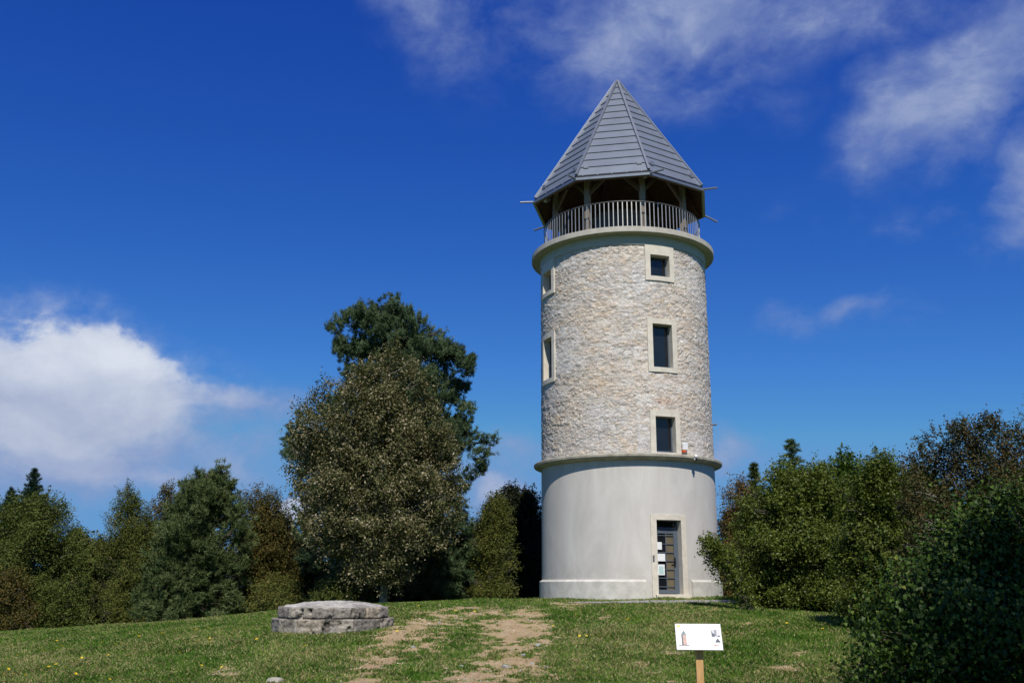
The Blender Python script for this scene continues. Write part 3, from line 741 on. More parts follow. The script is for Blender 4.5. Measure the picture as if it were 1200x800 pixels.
# ------------------------------------------------------------------ old stone cistern cover
WX, WY = -3.93, 22.4; wz = gz(WX, WY-1.2)+.02
well = empty('stone_well', (WX, WY, wz)); tag(well, 'low round weathered stone well cover with domed slab in the grass', 'stone well')
def block_ring(name, R, z0, z1, angs, depth, seed, bulge=.02):
    rs = np.random.RandomState(seed); Vs = []; Fs = []; cols = []; off = 0
    for i in range(len(angs)-1):
        a0, a1 = radians(angs[i]), radians(angs[i+1]); L = (a1-a0)*R; n1 = max(5, int(L/.02)); n2 = max(4, int((z1-z0)/.02))
        u = np.linspace(0, 1, n1); v = np.linspace(0, 1, n2); U, Vv = np.meshgrid(u, v)
        gap = .014
        # flat faced block: chord between the corners
        pa = np.array([sin(a0), -cos(a0)])*R; pb = np.array([sin(a1), -cos(a1)])*R
        tdir = (pb-pa)/np.linalg.norm(pb-pa); ndir = np.array([tdir[1], -tdir[0]])
        X = pa[None, None]+(pb-pa)[None, None]*(gap/L+U*(1-2*gap/L))[..., None]
        ed = np.minimum(np.minimum(U, 1-U)*L, np.minimum(Vv, 1-Vv)*(z1-z0)); rnd = np.clip(ed/.02, 0, 1)
        rough = fbm2(U*L*11+i*7+seed, Vv*13*(z1-z0)+i*3, seed+i, 5, .68)
        pit = np.clip((fbm2(U*L*5+i*5, Vv*6*(z1-z0)+9, seed+40+i, 3)-.68)*6, 0, 1)
        h = -.022*(1-rnd)**2+.055*(rough-.5)-.10*pit+rs.uniform(-.012, .012)
        X = X+ndir[None, None]*h[..., None]
        Z = z0+gap/2+Vv*(z1-z0-gap)+rs.uniform(-.006, .006)
        P = np.concatenate([X, Z[..., None]], -1)
        base = np.array([(.26, .235, .20), (.19, .172, .15), (.36, .315, .25), (.23, .21, .185)][rs.randint(4)])*rs.uniform(.85, 1.15)
        blot = fbm2(U*L*3+i*9, Vv*3+i, seed+77, 4, .6)
        col = base[None, None]*(.15+rough[..., None]*1.75)*(1-.55*pit[..., None])
        col = col*(1-np.clip((blot-.55)*5, 0, 1)[..., None]*.6)
        lich = np.clip((fbm2(U*L*8+i*3, Vv*8, seed+99, 4, .6)-.6)*7, 0, 1)*.6; col = col*(1-lich[..., None])+np.array([.42, .41, .38])*lich[..., None]
        # ring of the block: front grid + back edge strip
        ids = off+np.arange(n1*n2).reshape(n2, n1)
        Fs.append(np.stack([ids[:-1, :-1], ids[:-1, 1:], ids[1:, 1:], ids[1:, :-1]], -1).reshape(-1, 4))
        Vs.append(P.reshape(-1, 3)); cols.append(col.reshape(-1, 3)); off += n1*n2
        bord = np.concatenate([ids[0, :], ids[1:, -1], ids[-1, -2::-1], ids[-2:0:-1, 0]])
        bp = np.concatenate(Vs)[bord]; bp2 = bp.copy(); bp2[:, :2] -= ndir[None]*depth
        k = len(bord); nid = off+np.arange(k); Vs.append(bp2); cols.append(np.concatenate(cols)[bord]*.6); off += k
        Fs.append(np.stack([bord, nid, np.roll(nid, -1), np.roll(bord, -1)], -1))
    return link(name, mesh_np(name, np.concatenate(Vs), Fs, False, {'col': np.concatenate(cols)}), MATS['old_block'], well)
rs = np.random.RandomState(5)
def rangs(n, start, seed):
    r = np.random.RandomState(seed); w_ = r.uniform(.75, 1.3, n); w_ = w_/w_.sum()*360; return start+np.concatenate([[0], np.cumsum(w_)])
block_ring('lower_course', 1.33, -.12, .26, rangs(15, -100, 3), .35, 3)
block_ring('upper_course', 1.22, .262, .50, rangs(16, -92, 8), .35, 8)
# core fill so joints are dark, ledge top and rough domed slab
mb = MB(); mb.lathe([(1.19, -.1), (1.19, .24), (1.12, .245), (1.10, .475), (0.02, .475)], 40); mb.build('mortar_core', MATS['ledge_concrete'], well)
ra = np.linspace(0, 1, 30); aa = np.linspace(0, 2*pi, 120, endpoint=False); RA, AA = np.meshgrid(ra, aa)
Rr_ = (1.13+.04*(vnoise(AA*6, AA*0, 3)-.5))*RA
SX, SY = Rr_*np.sin(AA), -Rr_*np.cos(AA)
SZ = .495+.115*(1-RA**2.2)+.06*(fbm2(SX*6+30, SY*6+30, 6, 5, .65)-.5)-np.clip((RA-.93)/.07, 0, 1)**2*.03
colr = np.array([.44, .42, .375])[None, None]*(.62+.75*fbm2(SX*7+9, SY*7+9, 12, 4, .65))[..., None]
dk = np.clip((fbm2(SX*3+19, SY*3+9, 22, 4)-.55)*6, 0, 1)*.5; colr = colr*(1-dk[..., None])
nA, nR = RA.shape; id_ = np.arange(nA*nR).reshape(nA, nR); idn = np.roll(id_, -1, 0)
link('domed_slab', mesh_np('domed_slab', np.stack([SX, SY, SZ], -1).reshape(-1, 3), [np.stack([id_[:, :-1], id_[:, 1:], idn[:, 1:], idn[:, :-1]], -1).reshape(-1, 4)], True, {'col': colr.reshape(-1, 3)}), MATS['old_block'], well)

# ------------------------------------------------------------------ information board
SGY = 12.0
pA = at(792, 732, SGY+.10); pB = at(841, 732, SGY+.10); pC = at(845.5, 760, SGY-.12); pD = at(797.5, 760, SGY-.12)
o_ = (pA+pB+pC+pD)/4
sgz = gz(o_[0], SGY)
sign = empty('information_board', (o_[0]+.0, SGY, sgz)); tag(sign, 'small white tilted information board on a square wooden post in the grass', 'information board')
ux = Vector((pB-pA)+(pC-pD)); Wd = .535; Hd = .37
ang = math.atan2(ux.y, ux.x)
yaw = radians(-6)
tilt = radians(50)     # from horizontal
Mr = Matrix.Translation((0, 0, float(o_[2])-sgz)) @ Matrix.Rotation(yaw, 4, 'Z') @ Matrix.Rotation(tilt, 4, 'X')
mb = MB(); mb.box((0, 0, 0), (Wd, Hd, .012), M=Mr, bev=.002); board = mb.build('board', MATS['white_plastic'], sign)
mat('print_white', (.80, .80, .80), .45, var=.02); mat('print_yellow', (.80, .62, .12), .5, var=.2, vscale=20)
mat('print_text', (.40, .40, .43), .5, var=.05); mat('print_title', (.75, .55, .50), .5, var=.1, vscale=40)
mat('print_pink', (.52, .36, .30), .5, var=.2, vscale=30); mat('print_grey', (.22, .25, .27), .5, var=.3, vscale=25); mat('print_sky', (.62, .72, .82), .5, var=.1, vscale=10)
mat('print_dark', (.10, .11, .13), .5, var=.3, vscale=30); mat('print_pale', (.55, .53, .55), .5, var=.1, vscale=10)
def pr_quad(name, pts, m, lvl):
    bm = bmesh.new(); vs = [bm.verts.new(Mr @ Vector(((x-.5)*Wd, (y-.5)*Hd, .006+.0008*lvl))) for x, y in pts]; bm.faces.new(vs)
    me = bpy.data.meshes.new(name); bm.to_mesh(me); bm.free(); return link(name, me, MATS[m], board)
def rect(x0, y0, x1, y1): return [(x0, y0), (x1, y0), (x1, y1), (x0, y1)]
pr_quad('logo', [(.06+.045*cos(t)+.02, .90+.04*sin(t)) for t in np.linspace(0, 2*pi, 16, endpoint=False)], 'print_yellow', 1)
pr_quad('rule', rect(.15, .90, .95, .912), 'print_text', 1)
pr_quad('title', rect(.30, .74, .72, .775), 'print_title', 1)
bm = bmesh.new()
rs = np.random.RandomState(1)
for i in range(13):
    y = .69-i*.045; x1 = .72 if i % 5 != 4 else .55
    x = .30
    while x < x1:
        w_ = rs.uniform(.012, .04)
        bm.faces.new([bm.verts.new(Mr @ Vector(((a-.5)*Wd, (c-.5)*Hd, .0068))) for a, c in rect(x, y, min(x+w_, x1), y+.014)]); x += w_+.008
me = bpy.data.meshes.new('text_lines'); bm.to_mesh(me); bm.free(); link('text_lines', me, MATS['print_text'], board)
pr_quad('picture_sky', rect(.05, .16, .27, .80), 'print_white', 1)
pr_quad('picture_tower', [(.14, .17), (.235, .17), (.225, .55), (.13, .55)], 'print_pink', 2)
pr_quad('picture_shade', [(.125, .17), (.155, .17), (.15, .55), (.122, .55)], 'print_dark', 3)
pr_quad('picture_roof', [(.11, .55), (.24, .55), (.178, .74)], 'print_grey', 2)
pr_quad('picture_ground', rect(.06, .15, .28, .185), 'print_grey', 2)
pr_quad('picture_castle', rect(.78, .50, .96, .78), 'print_pale', 1)
pr_quad('picture_wall', rect(.85, .52, .89, .77), 'print_grey', 2)
pr_quad('picture_ruin', [(.785, .5), (.85, .5), (.85, .62), (.815, .62), (.785, .74)], 'print_dark', 2)
pr_quad('picture_base', rect(.91, .49, .96, .54), 'print_dark', 2)
pr_quad('picture_cone', [(.85, .28), (.96, .28), (.955, .32), (.905, .44), (.86, .34)], 'print_dark', 1)
pr_quad('picture_stone', [(.80, .14), (.92, .16), (.90, .20), (.83, .21)], 'print_pink', 1)
zc = float(o_[2])-sgz
mb = MB(); mb.box((0, .02, (zc-.10)/2-.1), (.085, .085, zc-.10+.2), rz=yaw, bev=.005); mb.build('post', MATS['post_timber'], sign)
mb = MB(); mb.box((0, .02, zc-.06), (.084, .084, .08), rz=yaw); mb.box((0, .0, 0), (.3, .2, .012), M=Mr @ Matrix.Translation((0, 0, -.014))); mb.build('bracket', MATS['black_metal'], sign)

# ------------------------------------------------------------------ foliage
def unit(v): return v/np.maximum(np.linalg.norm(v, axis=-1, keepdims=True), 1e-9)
def leaf_quads(P, size, rs, up=.5, outward=None, aspect=.55, tint=None, fold=.25):
    """diamond leaves with a fold at points P"""
    n = len(P); nn = unit(rs.normal(size=(n, 3))+np.array([0, 0, up*2])+(outward*up*1.6 if outward is not None else 0))
    t = unit(np.cross(nn, rs.normal(size=(n, 3)))); s_ = np.cross(nn, t)
    L = (size*rs.uniform(.65, 1.3, n))[:, None]; w = L*aspect*.5
    a = P-t*L*.5; c = P+t*L*.5; m_ = P-t*L*.06
    b1 = m_+s_*w+nn*w*fold; b2 = m_-s_*w+nn*w*fold
    V = np.stack([a, b1, c, b2], 1).reshape(-1, 3)
    i = np.arange(n)[:, None]*4
    F_ = np.concatenate([i+np.array([[0, 1, 2, 3]])])
    return V, F_, np.repeat(tint, 4)
def heart_leaves(P, size, rs, tint, face):
    n = len(P); nn = unit(rs.normal(size=(n, 3))*.75+face); t = unit(np.array([0, 0, -1.0])+rs.normal(size=(n, 3))*.45); t = unit(t-nn*(t*nn).sum(1, keepdims=True)); s_ = np.cross(nn, t)
    L = (size*rs.uniform(.6, 1.3, n))[:, None]
    prof = [(0, 0, 0), (-.12, .34, .06), (.18, .48, .09), (.55, .30, .05), (1, 0, -.10), (.55, -.30, .05), (.18, -.48, .09), (-.12, -.34, .06)]
    V = np.stack([P+t*L*p+s_*L*q+nn*L*r for p, q, r in prof], 1).reshape(-1, 3)
    i = np.arange(n)[:, None]*8
    F_ = np.concatenate([i+np.array([[0, 1, 2, 3]]), i+np.array([[0, 3, 4, 4]])[:, :3].repeat(1, 0)[:, [0, 1, 2, 2]]]) if False else None
    q4 = np.concatenate([i+np.array([[0, 1, 2, 3]]), i+np.array([[0, 5, 6, 7]])]); t3 = np.concatenate([i+np.array([[0, 3, 4]]), i+np.array([[0, 4, 5]])])
    return V, [q4, t3], np.repeat(tint, 8)
def needle_tufts(P, D, L, rs, nb, tint, w=.16, spread=.75):
    """bundles of needles: nb thin triangles fanning about direction D"""
    n = len(P); D = np.repeat(D, nb, 0); Pp = np.repeat(P, nb, 0); m_ = n*nb
    d = unit(D+rs.normal(size=(m_, 3))*spread); s_ = unit(np.cross(d, rs.normal(size=(m_, 3))))
    l = (L*rs.uniform(.6, 1.2, m_))[:, None]; base = Pp+rs.normal(size=(m_, 3))*L*.12
    V = np.stack([base-s_*l*w*.5, base+s_*l*w*.5, base+d*l], 1).reshape(-1, 3)
    return V, np.arange(m_*3).reshape(-1, 3), np.repeat(np.repeat(tint, nb), 3)
def tubes(paths, n=6):
    """paths: list of (points (k,3), radii (k,)) -> V, F"""
    Vs = []; Fs = []; off = 0
    for P, R in paths:
        P = np.asarray(P, float); k = len(P); T = unit(np.gradient(P, axis=0))
        ref = np.array([0, 0, 1.0]) if abs(T[0][2]) < .9 else np.array([1.0, 0, 0])
        A = unit(np.cross(T, ref)); B = np.cross(T, A); an = np.linspace(0, 2*pi, n, endpoint=False)
        ring = P[:, None]+(A[:, None]*np.cos(an)[None, :, None]+B[:, None]*np.sin(an)[None, :, None])*np.asarray(R)[:, None, None]
        Vs.append(ring.reshape(-1, 3)); i = off+np.arange(k*n).reshape(k, n); j = np.roll(i, -1, 1)
        Fs.append(np.stack([i[:-1], j[:-1], j[1:], i[1:]], -1).reshape(-1, 4)); off += k*n
    return np.concatenate(Vs), np.concatenate(Fs)
def curve(p, q, rs, bend=.15, k=6, rise=.0):
    p = np.array(p, float); q = np.array(q, float); t = np.linspace(0, 1, k)[:, None]; L = np.linalg.norm(q-p)
    m_ = rs.normal(size=3)*bend*L; m_[2] += rise*L
    return p*(1-t)+q*t+m_*(t*(1-t))*2+rs.normal(size=(k, 3))*.012*L*(t*(1-t))*4

mat('bark_brown', (.11, .085, .065), .9, var=.4, vscale=8, bump=1, bscale=18)
mat('bark_grey', (.10, .09, .075), .9, var=.35, vscale=8, bump=1, bscale=18)
mat('bark_pale', (.20, .18, .15), .85, var=.3, vscale=8, bump=.6, bscale=18)
leaf_mat('leaf_olive', [(0, (.03, .05, .01)), (.4, (.08, .105, .022)), (.75, (.155, .16, .04)), (1, (.25, .20, .06))])
leaf_mat('leaf_green', [(0, (.035, .055, .009)), (.4, (.085, .12, .018)), (.75, (.17, .20, .03)), (1, (.30, .30, .09))], .3, .5, .3)
leaf_mat('leaf_dark_green', [(0, (.016, .035, .005)), (.5, (.045, .085, .010)), (.85, (.085, .145, .018)), (1, (.19, .21, .03))], .2, .5, .22)
leaf_mat('leaf_silver', [(0, (.038, .046, .013)), (.38, (.09, .098, .034)), (.62, (.19, .172, .088)), (.78, (.38, .315, .21)), (1, (.68, .60, .48))], .2, .5)
leaf_mat('leaf_rust', [(0, (.045, .05, .015)), (.4, (.09, .085, .022)), (.7, (.16, .11, .03)), (1, (.24, .12, .04))])
leaf_mat('leaf_brown', [(0, (.025, .035, .01)), (.35, (.055, .058, .018)), (.6, (.085, .062, .024)), (.85, (.12, .08, .03)), (1, (.20, .16, .06))], .12)
leaf_mat('leaf_orange', [(0, (.06, .07, .02)), (.4, (.14, .10, .03)), (.7, (.26, .12, .05)), (1, (.36, .15, .08))])
leaf_mat('needle_blue', [(0, (.018, .036, .016)), (.5, (.060, .098, .044)), (1, (.14, .19, .09))], .06, .55)
leaf_mat('needle_green', [(0, (.022, .042, .014)), (.5, (.07, .10, .034)), (1, (.16, .19, .075))], .06, .55)
leaf_mat('needle_dark', [(0, (.008, .02, .012)), (.5, (.018, .045, .026)), (1, (.035, .075, .04))], .05, .55)
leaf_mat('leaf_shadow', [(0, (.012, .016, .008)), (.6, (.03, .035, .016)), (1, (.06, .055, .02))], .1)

def profile_from_px(Y, prof):
    """prof rows (py, pxl, pxr) measured on the picture -> local heights and half widths in metres at distance Y"""
    rows = []
    for py, a, c in prof:
        pa, pc = at(a, py, Y), at(c, py, Y); rows.append(((pa[2]+pc[2])/2, pa[0], pc[0]))
    rows.sort(); return np.array(rows)
def make_tree(name, label, cat, Y, prof, leaf, bark, seed, kind='leaf', lobes=60, lobe_r=.55, n_clusters=900, per=45, size=.08, spread=.20,
              depth=.85, trunk_r=.12, trunk_px=None, group=None, flat=1.0, nb=9, low=0.0, limbs=True, twig_out=.0, base_z=None, aspect=.55, stems=1, shell=.55, open_=0.0, dens=1.25, fill=.30, shrink=1.0, tint_mul=1.0, tint_add=0.0, core=True):
    rs = np.random.RandomState(seed); R = profile_from_px(Y, prof)
    cx = at(trunk_px, prof[-1][0], Y)[0] if trunk_px is not None else (R[0, 1]+R[0, 2])/2
    g0_ = gz(cx, Y); root = empty(name, (cx, Y, g0_)); tag(root, label, cat, group)
    Z = R[:, 0]-g0_; XL = R[:, 1]-cx; XR = R[:, 2]-cx
    sh_ = np.minimum(.14, (XR-XL)*.12)*shrink; XL = XL+sh_; XR = XR-sh_
    zt = Z.max(); wmax = (XR-XL).max()
    def ext(z): return np.interp(z, Z, XL), np.interp(z, Z, XR)
    # lobes ride on the surface of an uneven solid with those half widths
    zs = np.linspace(max(Z.min(), low), zt, 200); l, r = ext(zs); w = np.maximum(r-l, .05); pz = w**1.1/np.sum(w**1.1)
    LC = []; LR = []
    lobes = int(lobes*.72); spread = spread*.78
    for i in range(lobes*3):
        z = rs.choice(zs, p=pz); a_, c_ = ext(z); hw = (c_-a_)/2; mid = (a_+c_)/2
        q = rs.uniform(.15, 1)**(shell*.6); an = rs.uniform(0, 2*pi)
        lr = lobe_r*rs.uniform(.6, 1.5)*min(1, .35+hw/(.45*wmax)); k = max(0, hw*rs.uniform(.82, 1.04)-lr*.75)
        LC.append((mid+k*q*cos(an), k*depth*q*sin(an), z-lr*.3*flat)); LR.append(lr)
        if len(LC) >= lobes: break
    # a few lobes exactly on the silhouette
    for z in np.linspace(Z.min()+.1*zt, zt-.02, max(8, lobes//4)):
        a_, c_ = ext(z)
        for e, sg in ((a_, 1), (c_, -1)):
            lr = lobe_r*rs.uniform(.35, .8)*min(1, .3+(c_-a_)/(.9*wmax)); LC.append((e+sg*lr*.85, rs.uniform(-.3, .3)*(c_-a_)*depth*.5, z-lr*.5)); LR.append(lr)
    LC = np.array(LC); LR = np.array(LR); n_clusters = int(n_clusters*dens)
    LC[:, 2] = np.maximum(LC[:, 2], low+LR*.4)
    li = rs.choice(len(LC), n_clusters, p=LR**2/np.sum(LR**2))
    d = unit(rs.normal(size=(n_clusters, 3))+np.array([0, -.15, .55])); rad = LR[li]*(rs.uniform(.25, 1, n_clusters)**.45)*(1+.12*rs.normal(size=n_clusters))
    CP = LC[li]+d*rad[:, None]*np.array([1, 1, flat])
    if fill:      # foliage inside the crown as well
        nf = int(n_clusters*fill); zf = rs.choice(zs, nf, p=pz); a_, c_ = ext(zf); q = rs.uniform(0, .42, nf)**.6; an = rs.uniform(0, 2*pi, nf)
        CP = np.concatenate([CP, np.stack([(a_+c_)/2+(c_-a_)/2*q*np.cos(an), (c_-a_)/2*depth*q*np.sin(an), zf*.97], 1)])
    CP = CP[CP[:, 2] > .05+low*.5]
    outd = unit(CP-np.array([0, 0, zt*.45])); n_c = len(CP)
    ct = rs.uniform(0, 1, n_c)
    if kind == 'leaf':
        idx = np.repeat(np.arange(n_c), per); tw = unit(outd*.7+rs.normal(size=(n_c, 3))*.55+np.array([0, 0, .45]))
        tl = rs.uniform(.6, 1.7, n_c)*spread*1.9; u_ = rs.uniform(-1, 1, len(idx))
        P = CP[idx]+tw[idx]*(u_*tl[idx])[:, None]+rs.normal(size=(len(idx), 3))*spread*(.30+.35*(1-u_)/2)[:, None]
        tint = np.clip((rs.beta(2, 3.2, len(idx))*.7+ct[idx]*.35)*tint_mul+tint_add, 0, 1)
        V, F_, T = leaf_quads(P, size, rs, .35, outd[idx], aspect, tint)
        k = P[:, 2].repeat(4).reshape(-1, 4)[:, 0] > .02
        F_ = F_[k]; faces = [F_]
    elif kind == 'heart':
        idx = np.repeat(np.arange(n_c), per); P = CP[idx]+rs.normal(size=(len(idx), 3))*spread; P = P[P[:, 2] > .03]
        o2 = unit(P-np.array([0, .2, zt*.35])); tint = np.clip(rs.beta(2, 3, len(P))*1.1, 0, 1)
        V, faces, T = heart_leaves(P, size, rs, tint, o2*1.0+np.array([0, -.3, .35]))
    else:
        idx = np.repeat(np.arange(n_c), per); tw = unit(outd*.75+rs.normal(size=(n_c, 3))*.5+np.array([0, 0, .75]))
        u_ = rs.uniform(-1, 1, len(idx)); off = tw[idx]*(u_*spread*1.5*rs.uniform(.6, 1.4, n_c)[idx])[:, None]+rs.normal(size=(len(idx), 3))*spread*.33; P = CP[idx]+off
        D = unit(tw[idx]*1.2+off*1.5)
        tint = np.clip((rs.beta(2, 2.5, len(idx))*.75+ct[idx]*.3+off[:, 2]/spread*.08)*tint_mul+tint_add, 0, 1)  # upper needles of each spray tinted lighter, light from above put into colour
        V, F_, T = needle_tufts(P, D, size, rs, nb, tint); faces = [F_]
    link('crown', mesh_np('crown', V, faces, False, {'tint': T}), MATS[leaf], root)
    if limbs:
        paths = []
        for st_ in range(stems):
            bx = (0 if stems == 1 else rs.uniform(-.25, .25)*wmax*.4); topz = zt*(.93 if stems == 1 else rs.uniform(.6, .9))
            tx = np.interp(topz, Z, (XL+XR)/2)
            k_ = 12; T_ = np.linspace(0, 1, k_); tr = np.stack([bx+(tx-bx)*T_**1.3, rs.normal(size=k_)*.03*T_, T_*topz-.15*(T_ == 0)], 1); tr[:, 0] += np.cumsum(rs.normal(size=k_))*.012*topz*.3
            paths.append((tr, trunk_r*(1-T_*.9)*(1+.35*(T_ == 0))))
            sel = rs.choice(len(LC), min(len(LC), 46 if stems == 1 else 16), replace=False)
            for s_ in sel:
                e = LC[s_]; z0 = max(.12*zt, e[2]-np.hypot(e[0], e[1])*rs.uniform(.35, .9)) if kind != 'flat' else e[2]
                z0 = min(z0, topz*.97); f = z0/topz
                p = np.array([np.interp(z0, tr[:, 2], tr[:, 0]), np.interp(z0, tr[:, 2], tr[:, 1]), z0]); c_ = curve(p, e, rs, .12, 7, .08)
                paths.append((c_, np.linspace(trunk_r*(1-f*.85)*.42+.008, .007, 7)))
                for _ in range(3):
                    q = c_[rs.randint(3, 6)]; e2 = e+unit(rs.normal(size=3)+np.array([0, 0, .4]))*LR[s_]*1.0
                    paths.append((curve(q, e2, rs, .12, 5), np.linspace(.013, .004, 5)))
        V, F_ = tubes(paths); link('trunk', mesh_np('trunk', V, [F_], True), MATS[bark], root)
    return root

# --- left side
def spruce(label, px, pt, pb, Y, halfpx, seed, leaf='needle_dark', group=None, name='spruce_tree'):
    rs = np.random.RandomState(seed); top = at(px, pt, Y); g0_ = gz(top[0], Y); H = top[2]-g0_
    root = empty(name, (top[0], Y, g0_)); tag(root, label, 'tree', group); Rm = at(px+halfpx, pb, Y)[0]-top[0]
    zlow = at(px, pb, Y)[2]-g0_; P = []; D = []; paths = [(np.array([[0, 0, -.2], [0, 0, H*.5], [0, 0, H-.1]]), [.16, .08, .012])]
    z = max(.3, 0)
    while z < H-.1:
        rr = Rm*((H-z)/(H-zlow))**.85*rs.uniform(.8, 1.1); rr = min(rr, Rm*1.5); nbr = 9
        a0 = rs.uniform(0, 6)
        for i in range(nbr):
            a = a0+i*2*pi/nbr+rs.normal()*.25; r_ = max(.08, rr*rs.uniform(.45, 1.15)); zo = z; z = zo+rs.uniform(-.12, .12); m_ = max(3, int(r_/.07)); t = np.linspace(.15, 1, m_)
            pts = np.stack([t*r_*cos(a), t*r_*sin(a), z+.10*r_-.25*r_*t+.22*r_*t**3], 1)
            paths.append((np.concatenate([[[0, 0, z]], pts[[m_//2, -1]]]), [.02, .012, .004]))
            for q, tt in zip(pts, t):
                sd = np.array([-sin(a), cos(a), 0])
                for k in (-1, 0, 1):
                    P.append(q+sd*k*.13*(1.1-tt)*min(1, r_)+rs.normal(size=3)*.03); D.append(np.array([cos(a), sin(a), .75])+sd*k*.8)
            z = zo
        z += rs.uniform(.14, .24)
    P.append([0, 0, H-.12]); D.append([0, 0, 1.5])
    P = np.array(P); D = unit(np.array(D)); V, F_, T = needle_tufts(P, D, .13, rs, 8, np.clip(rs.beta(2, 2, len(P)), 0, 1), .2, .5)
    link('crown', mesh_np('crown', V, [F_], False, {'tint': T}), MATS[leaf], root)
    V, F_ = tubes(paths); link('trunk', mesh_np('trunk', V, [F_], True), MATS['bark_brown'], root); return root
spruce('dark pointed spruce, the shorter one at the far left edge', 14, 572, 640, 52, 24, 1)
spruce('dark pointed spruce, the taller one just right of the far left spruce', 41, 549, 640, 52, 30, 2)

make_tree('broadleaf_tree', 'rounded olive green tree at the left edge below the two spruces', 'tree', 38,
          [(583, 28, 66), (592, 5, 85), (610, -18, 98), (640, -30, 108), (680, -34, 110), (715, -32, 112), (742, -25, 108)], 'leaf_olive', 'bark_grey', 11,
          lobes=75, lobe_r=.6, n_clusters=1300, per=42, size=.075, tint_mul=.9, stems=3, trunk_r=.08)
make_tree('broadleaf_shrub', 'low ochre shrub at the foot of the tree on the left edge', 'shrub', 36,
          [(668, 2, 22), (685, -20, 38), (715, -25, 45), (744, -20, 40)], 'leaf_rust', 'bark_brown', 12, lobes=20, lobe_r=.35, n_clusters=220, per=40, size=.07, stems=3, trunk_r=.03)
make_tree('slender_tree', 'thin feathery olive tree between the rounded left tree and the bushy pine', 'tree', 41,
          [(566, 148, 154), (580, 134, 168), (600, 122, 180), (640, 108, 196), (690, 108, 200), (732, 112, 200)], 'leaf_olive', 'bark_grey', 13,
          lobes=70, lobe_r=.42, n_clusters=1200, per=34, size=.06, spread=.16, flat=1.5, tint_mul=1.0, tint_add=.08, stems=2, trunk_r=.07)
make_tree('rusty_tree', 'brown tinged leafy tree showing on the left of the bushy pine', 'tree', 42,
          [(575, 190, 205), (590, 172, 225), (620, 160, 240), (680, 160, 250), (730, 165, 250)], 'leaf_rust', 'bark_brown', 14, lobes=50, lobe_r=.5, n_clusters=800, per=40, size=.075)
make_tree('pine_tree', 'bushy grey green pine with two upright leaders left of the big pine', 'tree', 37,
          [(546, 228, 234), (549, 262, 268), (560, 212, 275), (580, 196, 284), (610, 180, 296), (640, 176, 298), (680, 160, 290), (726, 150, 286)], 'needle_green', 'bark_brown', 15, kind='needle',
          lobes=95, lobe_r=.5, n_clusters=1100, per=13, size=.17, spread=.19, nb=9, flat=.8, trunk_r=.11)
make_tree('rusty_tree', 'brown and green leafy tree between the bushy pine and the silvery tree', 'tree', 41,
          [(572, 296, 305), (584, 275, 335), (610, 268, 352), (650, 266, 358), (700, 268, 356), (722, 270, 350)], 'leaf_rust', 'bark_brown', 16,
          lobes=70, lobe_r=.5, n_clusters=1200, per=40, size=.075, tint_mul=.85)
make_tree('broadleaf_shrub', 'low ochre bush behind the left side of the stone well cover', 'shrub', 35.5,
          [(678, 318, 330), (690, 295, 352), (705, 288, 365), (722, 290, 365)], 'leaf_olive', 'bark_brown', 17, lobes=24, lobe_r=.35, n_clusters=330, per=40, size=.065, tint_mul=1.2, stems=3, trunk_r=.03, tint_add=.08)
make_tree('broadleaf_shrub', 'low green bush right behind the stone well cover under the silvery tree', 'shrub', 34,
          [(684, 385, 400), (692, 365, 430), (705, 360, 440), (716, 362, 440)], 'leaf_olive', 'bark_brown', 18, lobes=20, lobe_r=.3, n_clusters=260, per=40, size=.06, stems=3, trunk_r=.03)

make_tree('pine_tree', 'tall dark blue green pine rising behind the silvery tree', 'tree', 38.5,
          [(341, 456, 464), (350, 446, 476), (360, 436, 488), (368, 396, 492), (376, 390, 505), (388, 387, 524), (400, 390, 532), (412, 392, 548), (418, 396, 562), (428, 400, 556), (436, 404, 545), (448, 402, 552), (458, 400, 535),
           (470, 380, 556), (482, 360, 558), (492, 345, 545), (500, 331, 552), (510, 327, 583), (520, 330, 580), (534, 335, 568), (545, 345, 576), (555, 350, 552), (575, 355, 548), (610, 350, 552), (650, 350, 560), (700, 350, 560)],
          'needle_blue', 'bark_brown', 21, kind='needle', shrink=0, lobes=300, lobe_r=.66, n_clusters=4300, per=15, size=.14, spread=.16, fill=.3, nb=9, flat=.42, trunk_r=.20, trunk_px=462, shell=.5)
make_tree('whitebeam_tree', 'silvery brown broadleaf tree in front of the tall pine', 'tree', 33.5,
          [(402, 460, 466), (412, 450, 474), (424, 438, 490), (436, 412, 502), (448, 378, 508), (460, 362, 514), (480, 348, 520), (500, 338, 528), (525, 334, 538), (555, 336, 544), (585, 342, 544), (612, 348, 542), (635, 354, 532), (655, 364, 512), (672, 382, 492)],
          'leaf_silver', 'bark_pale', 22, lobes=200, lobe_r=.44, n_clusters=3100, per=26, size=.092, spread=.21, fill=.3, trunk_r=.13, trunk_px=450, low=.4, depth=.8, tint_add=.02)
make_tree('broadleaf_shrub', 'olive bush right of the silvery tree', 'shrub', 38,
          [(578, 572, 590), (590, 560, 602), (615, 550, 608), (650, 545, 612), (690, 542, 612), (706, 545, 610)], 'leaf_olive', 'bark_grey', 23, lobes=55, lobe_r=.38, n_clusters=750, per=34, size=.06, spread=.15, stems=3, trunk_r=.04, tint_mul=1.0, tint_add=.1)
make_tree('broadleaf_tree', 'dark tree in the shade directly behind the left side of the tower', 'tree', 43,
          [(572, 590, 610), (582, 575, 630), (600, 560, 650), (640, 555, 660), (680, 555, 660), (706, 555, 660)], 'leaf_shadow', 'bark_brown', 24, lobes=60, lobe_r=.6, n_clusters=1500, per=40, size=.11, fill=.7)
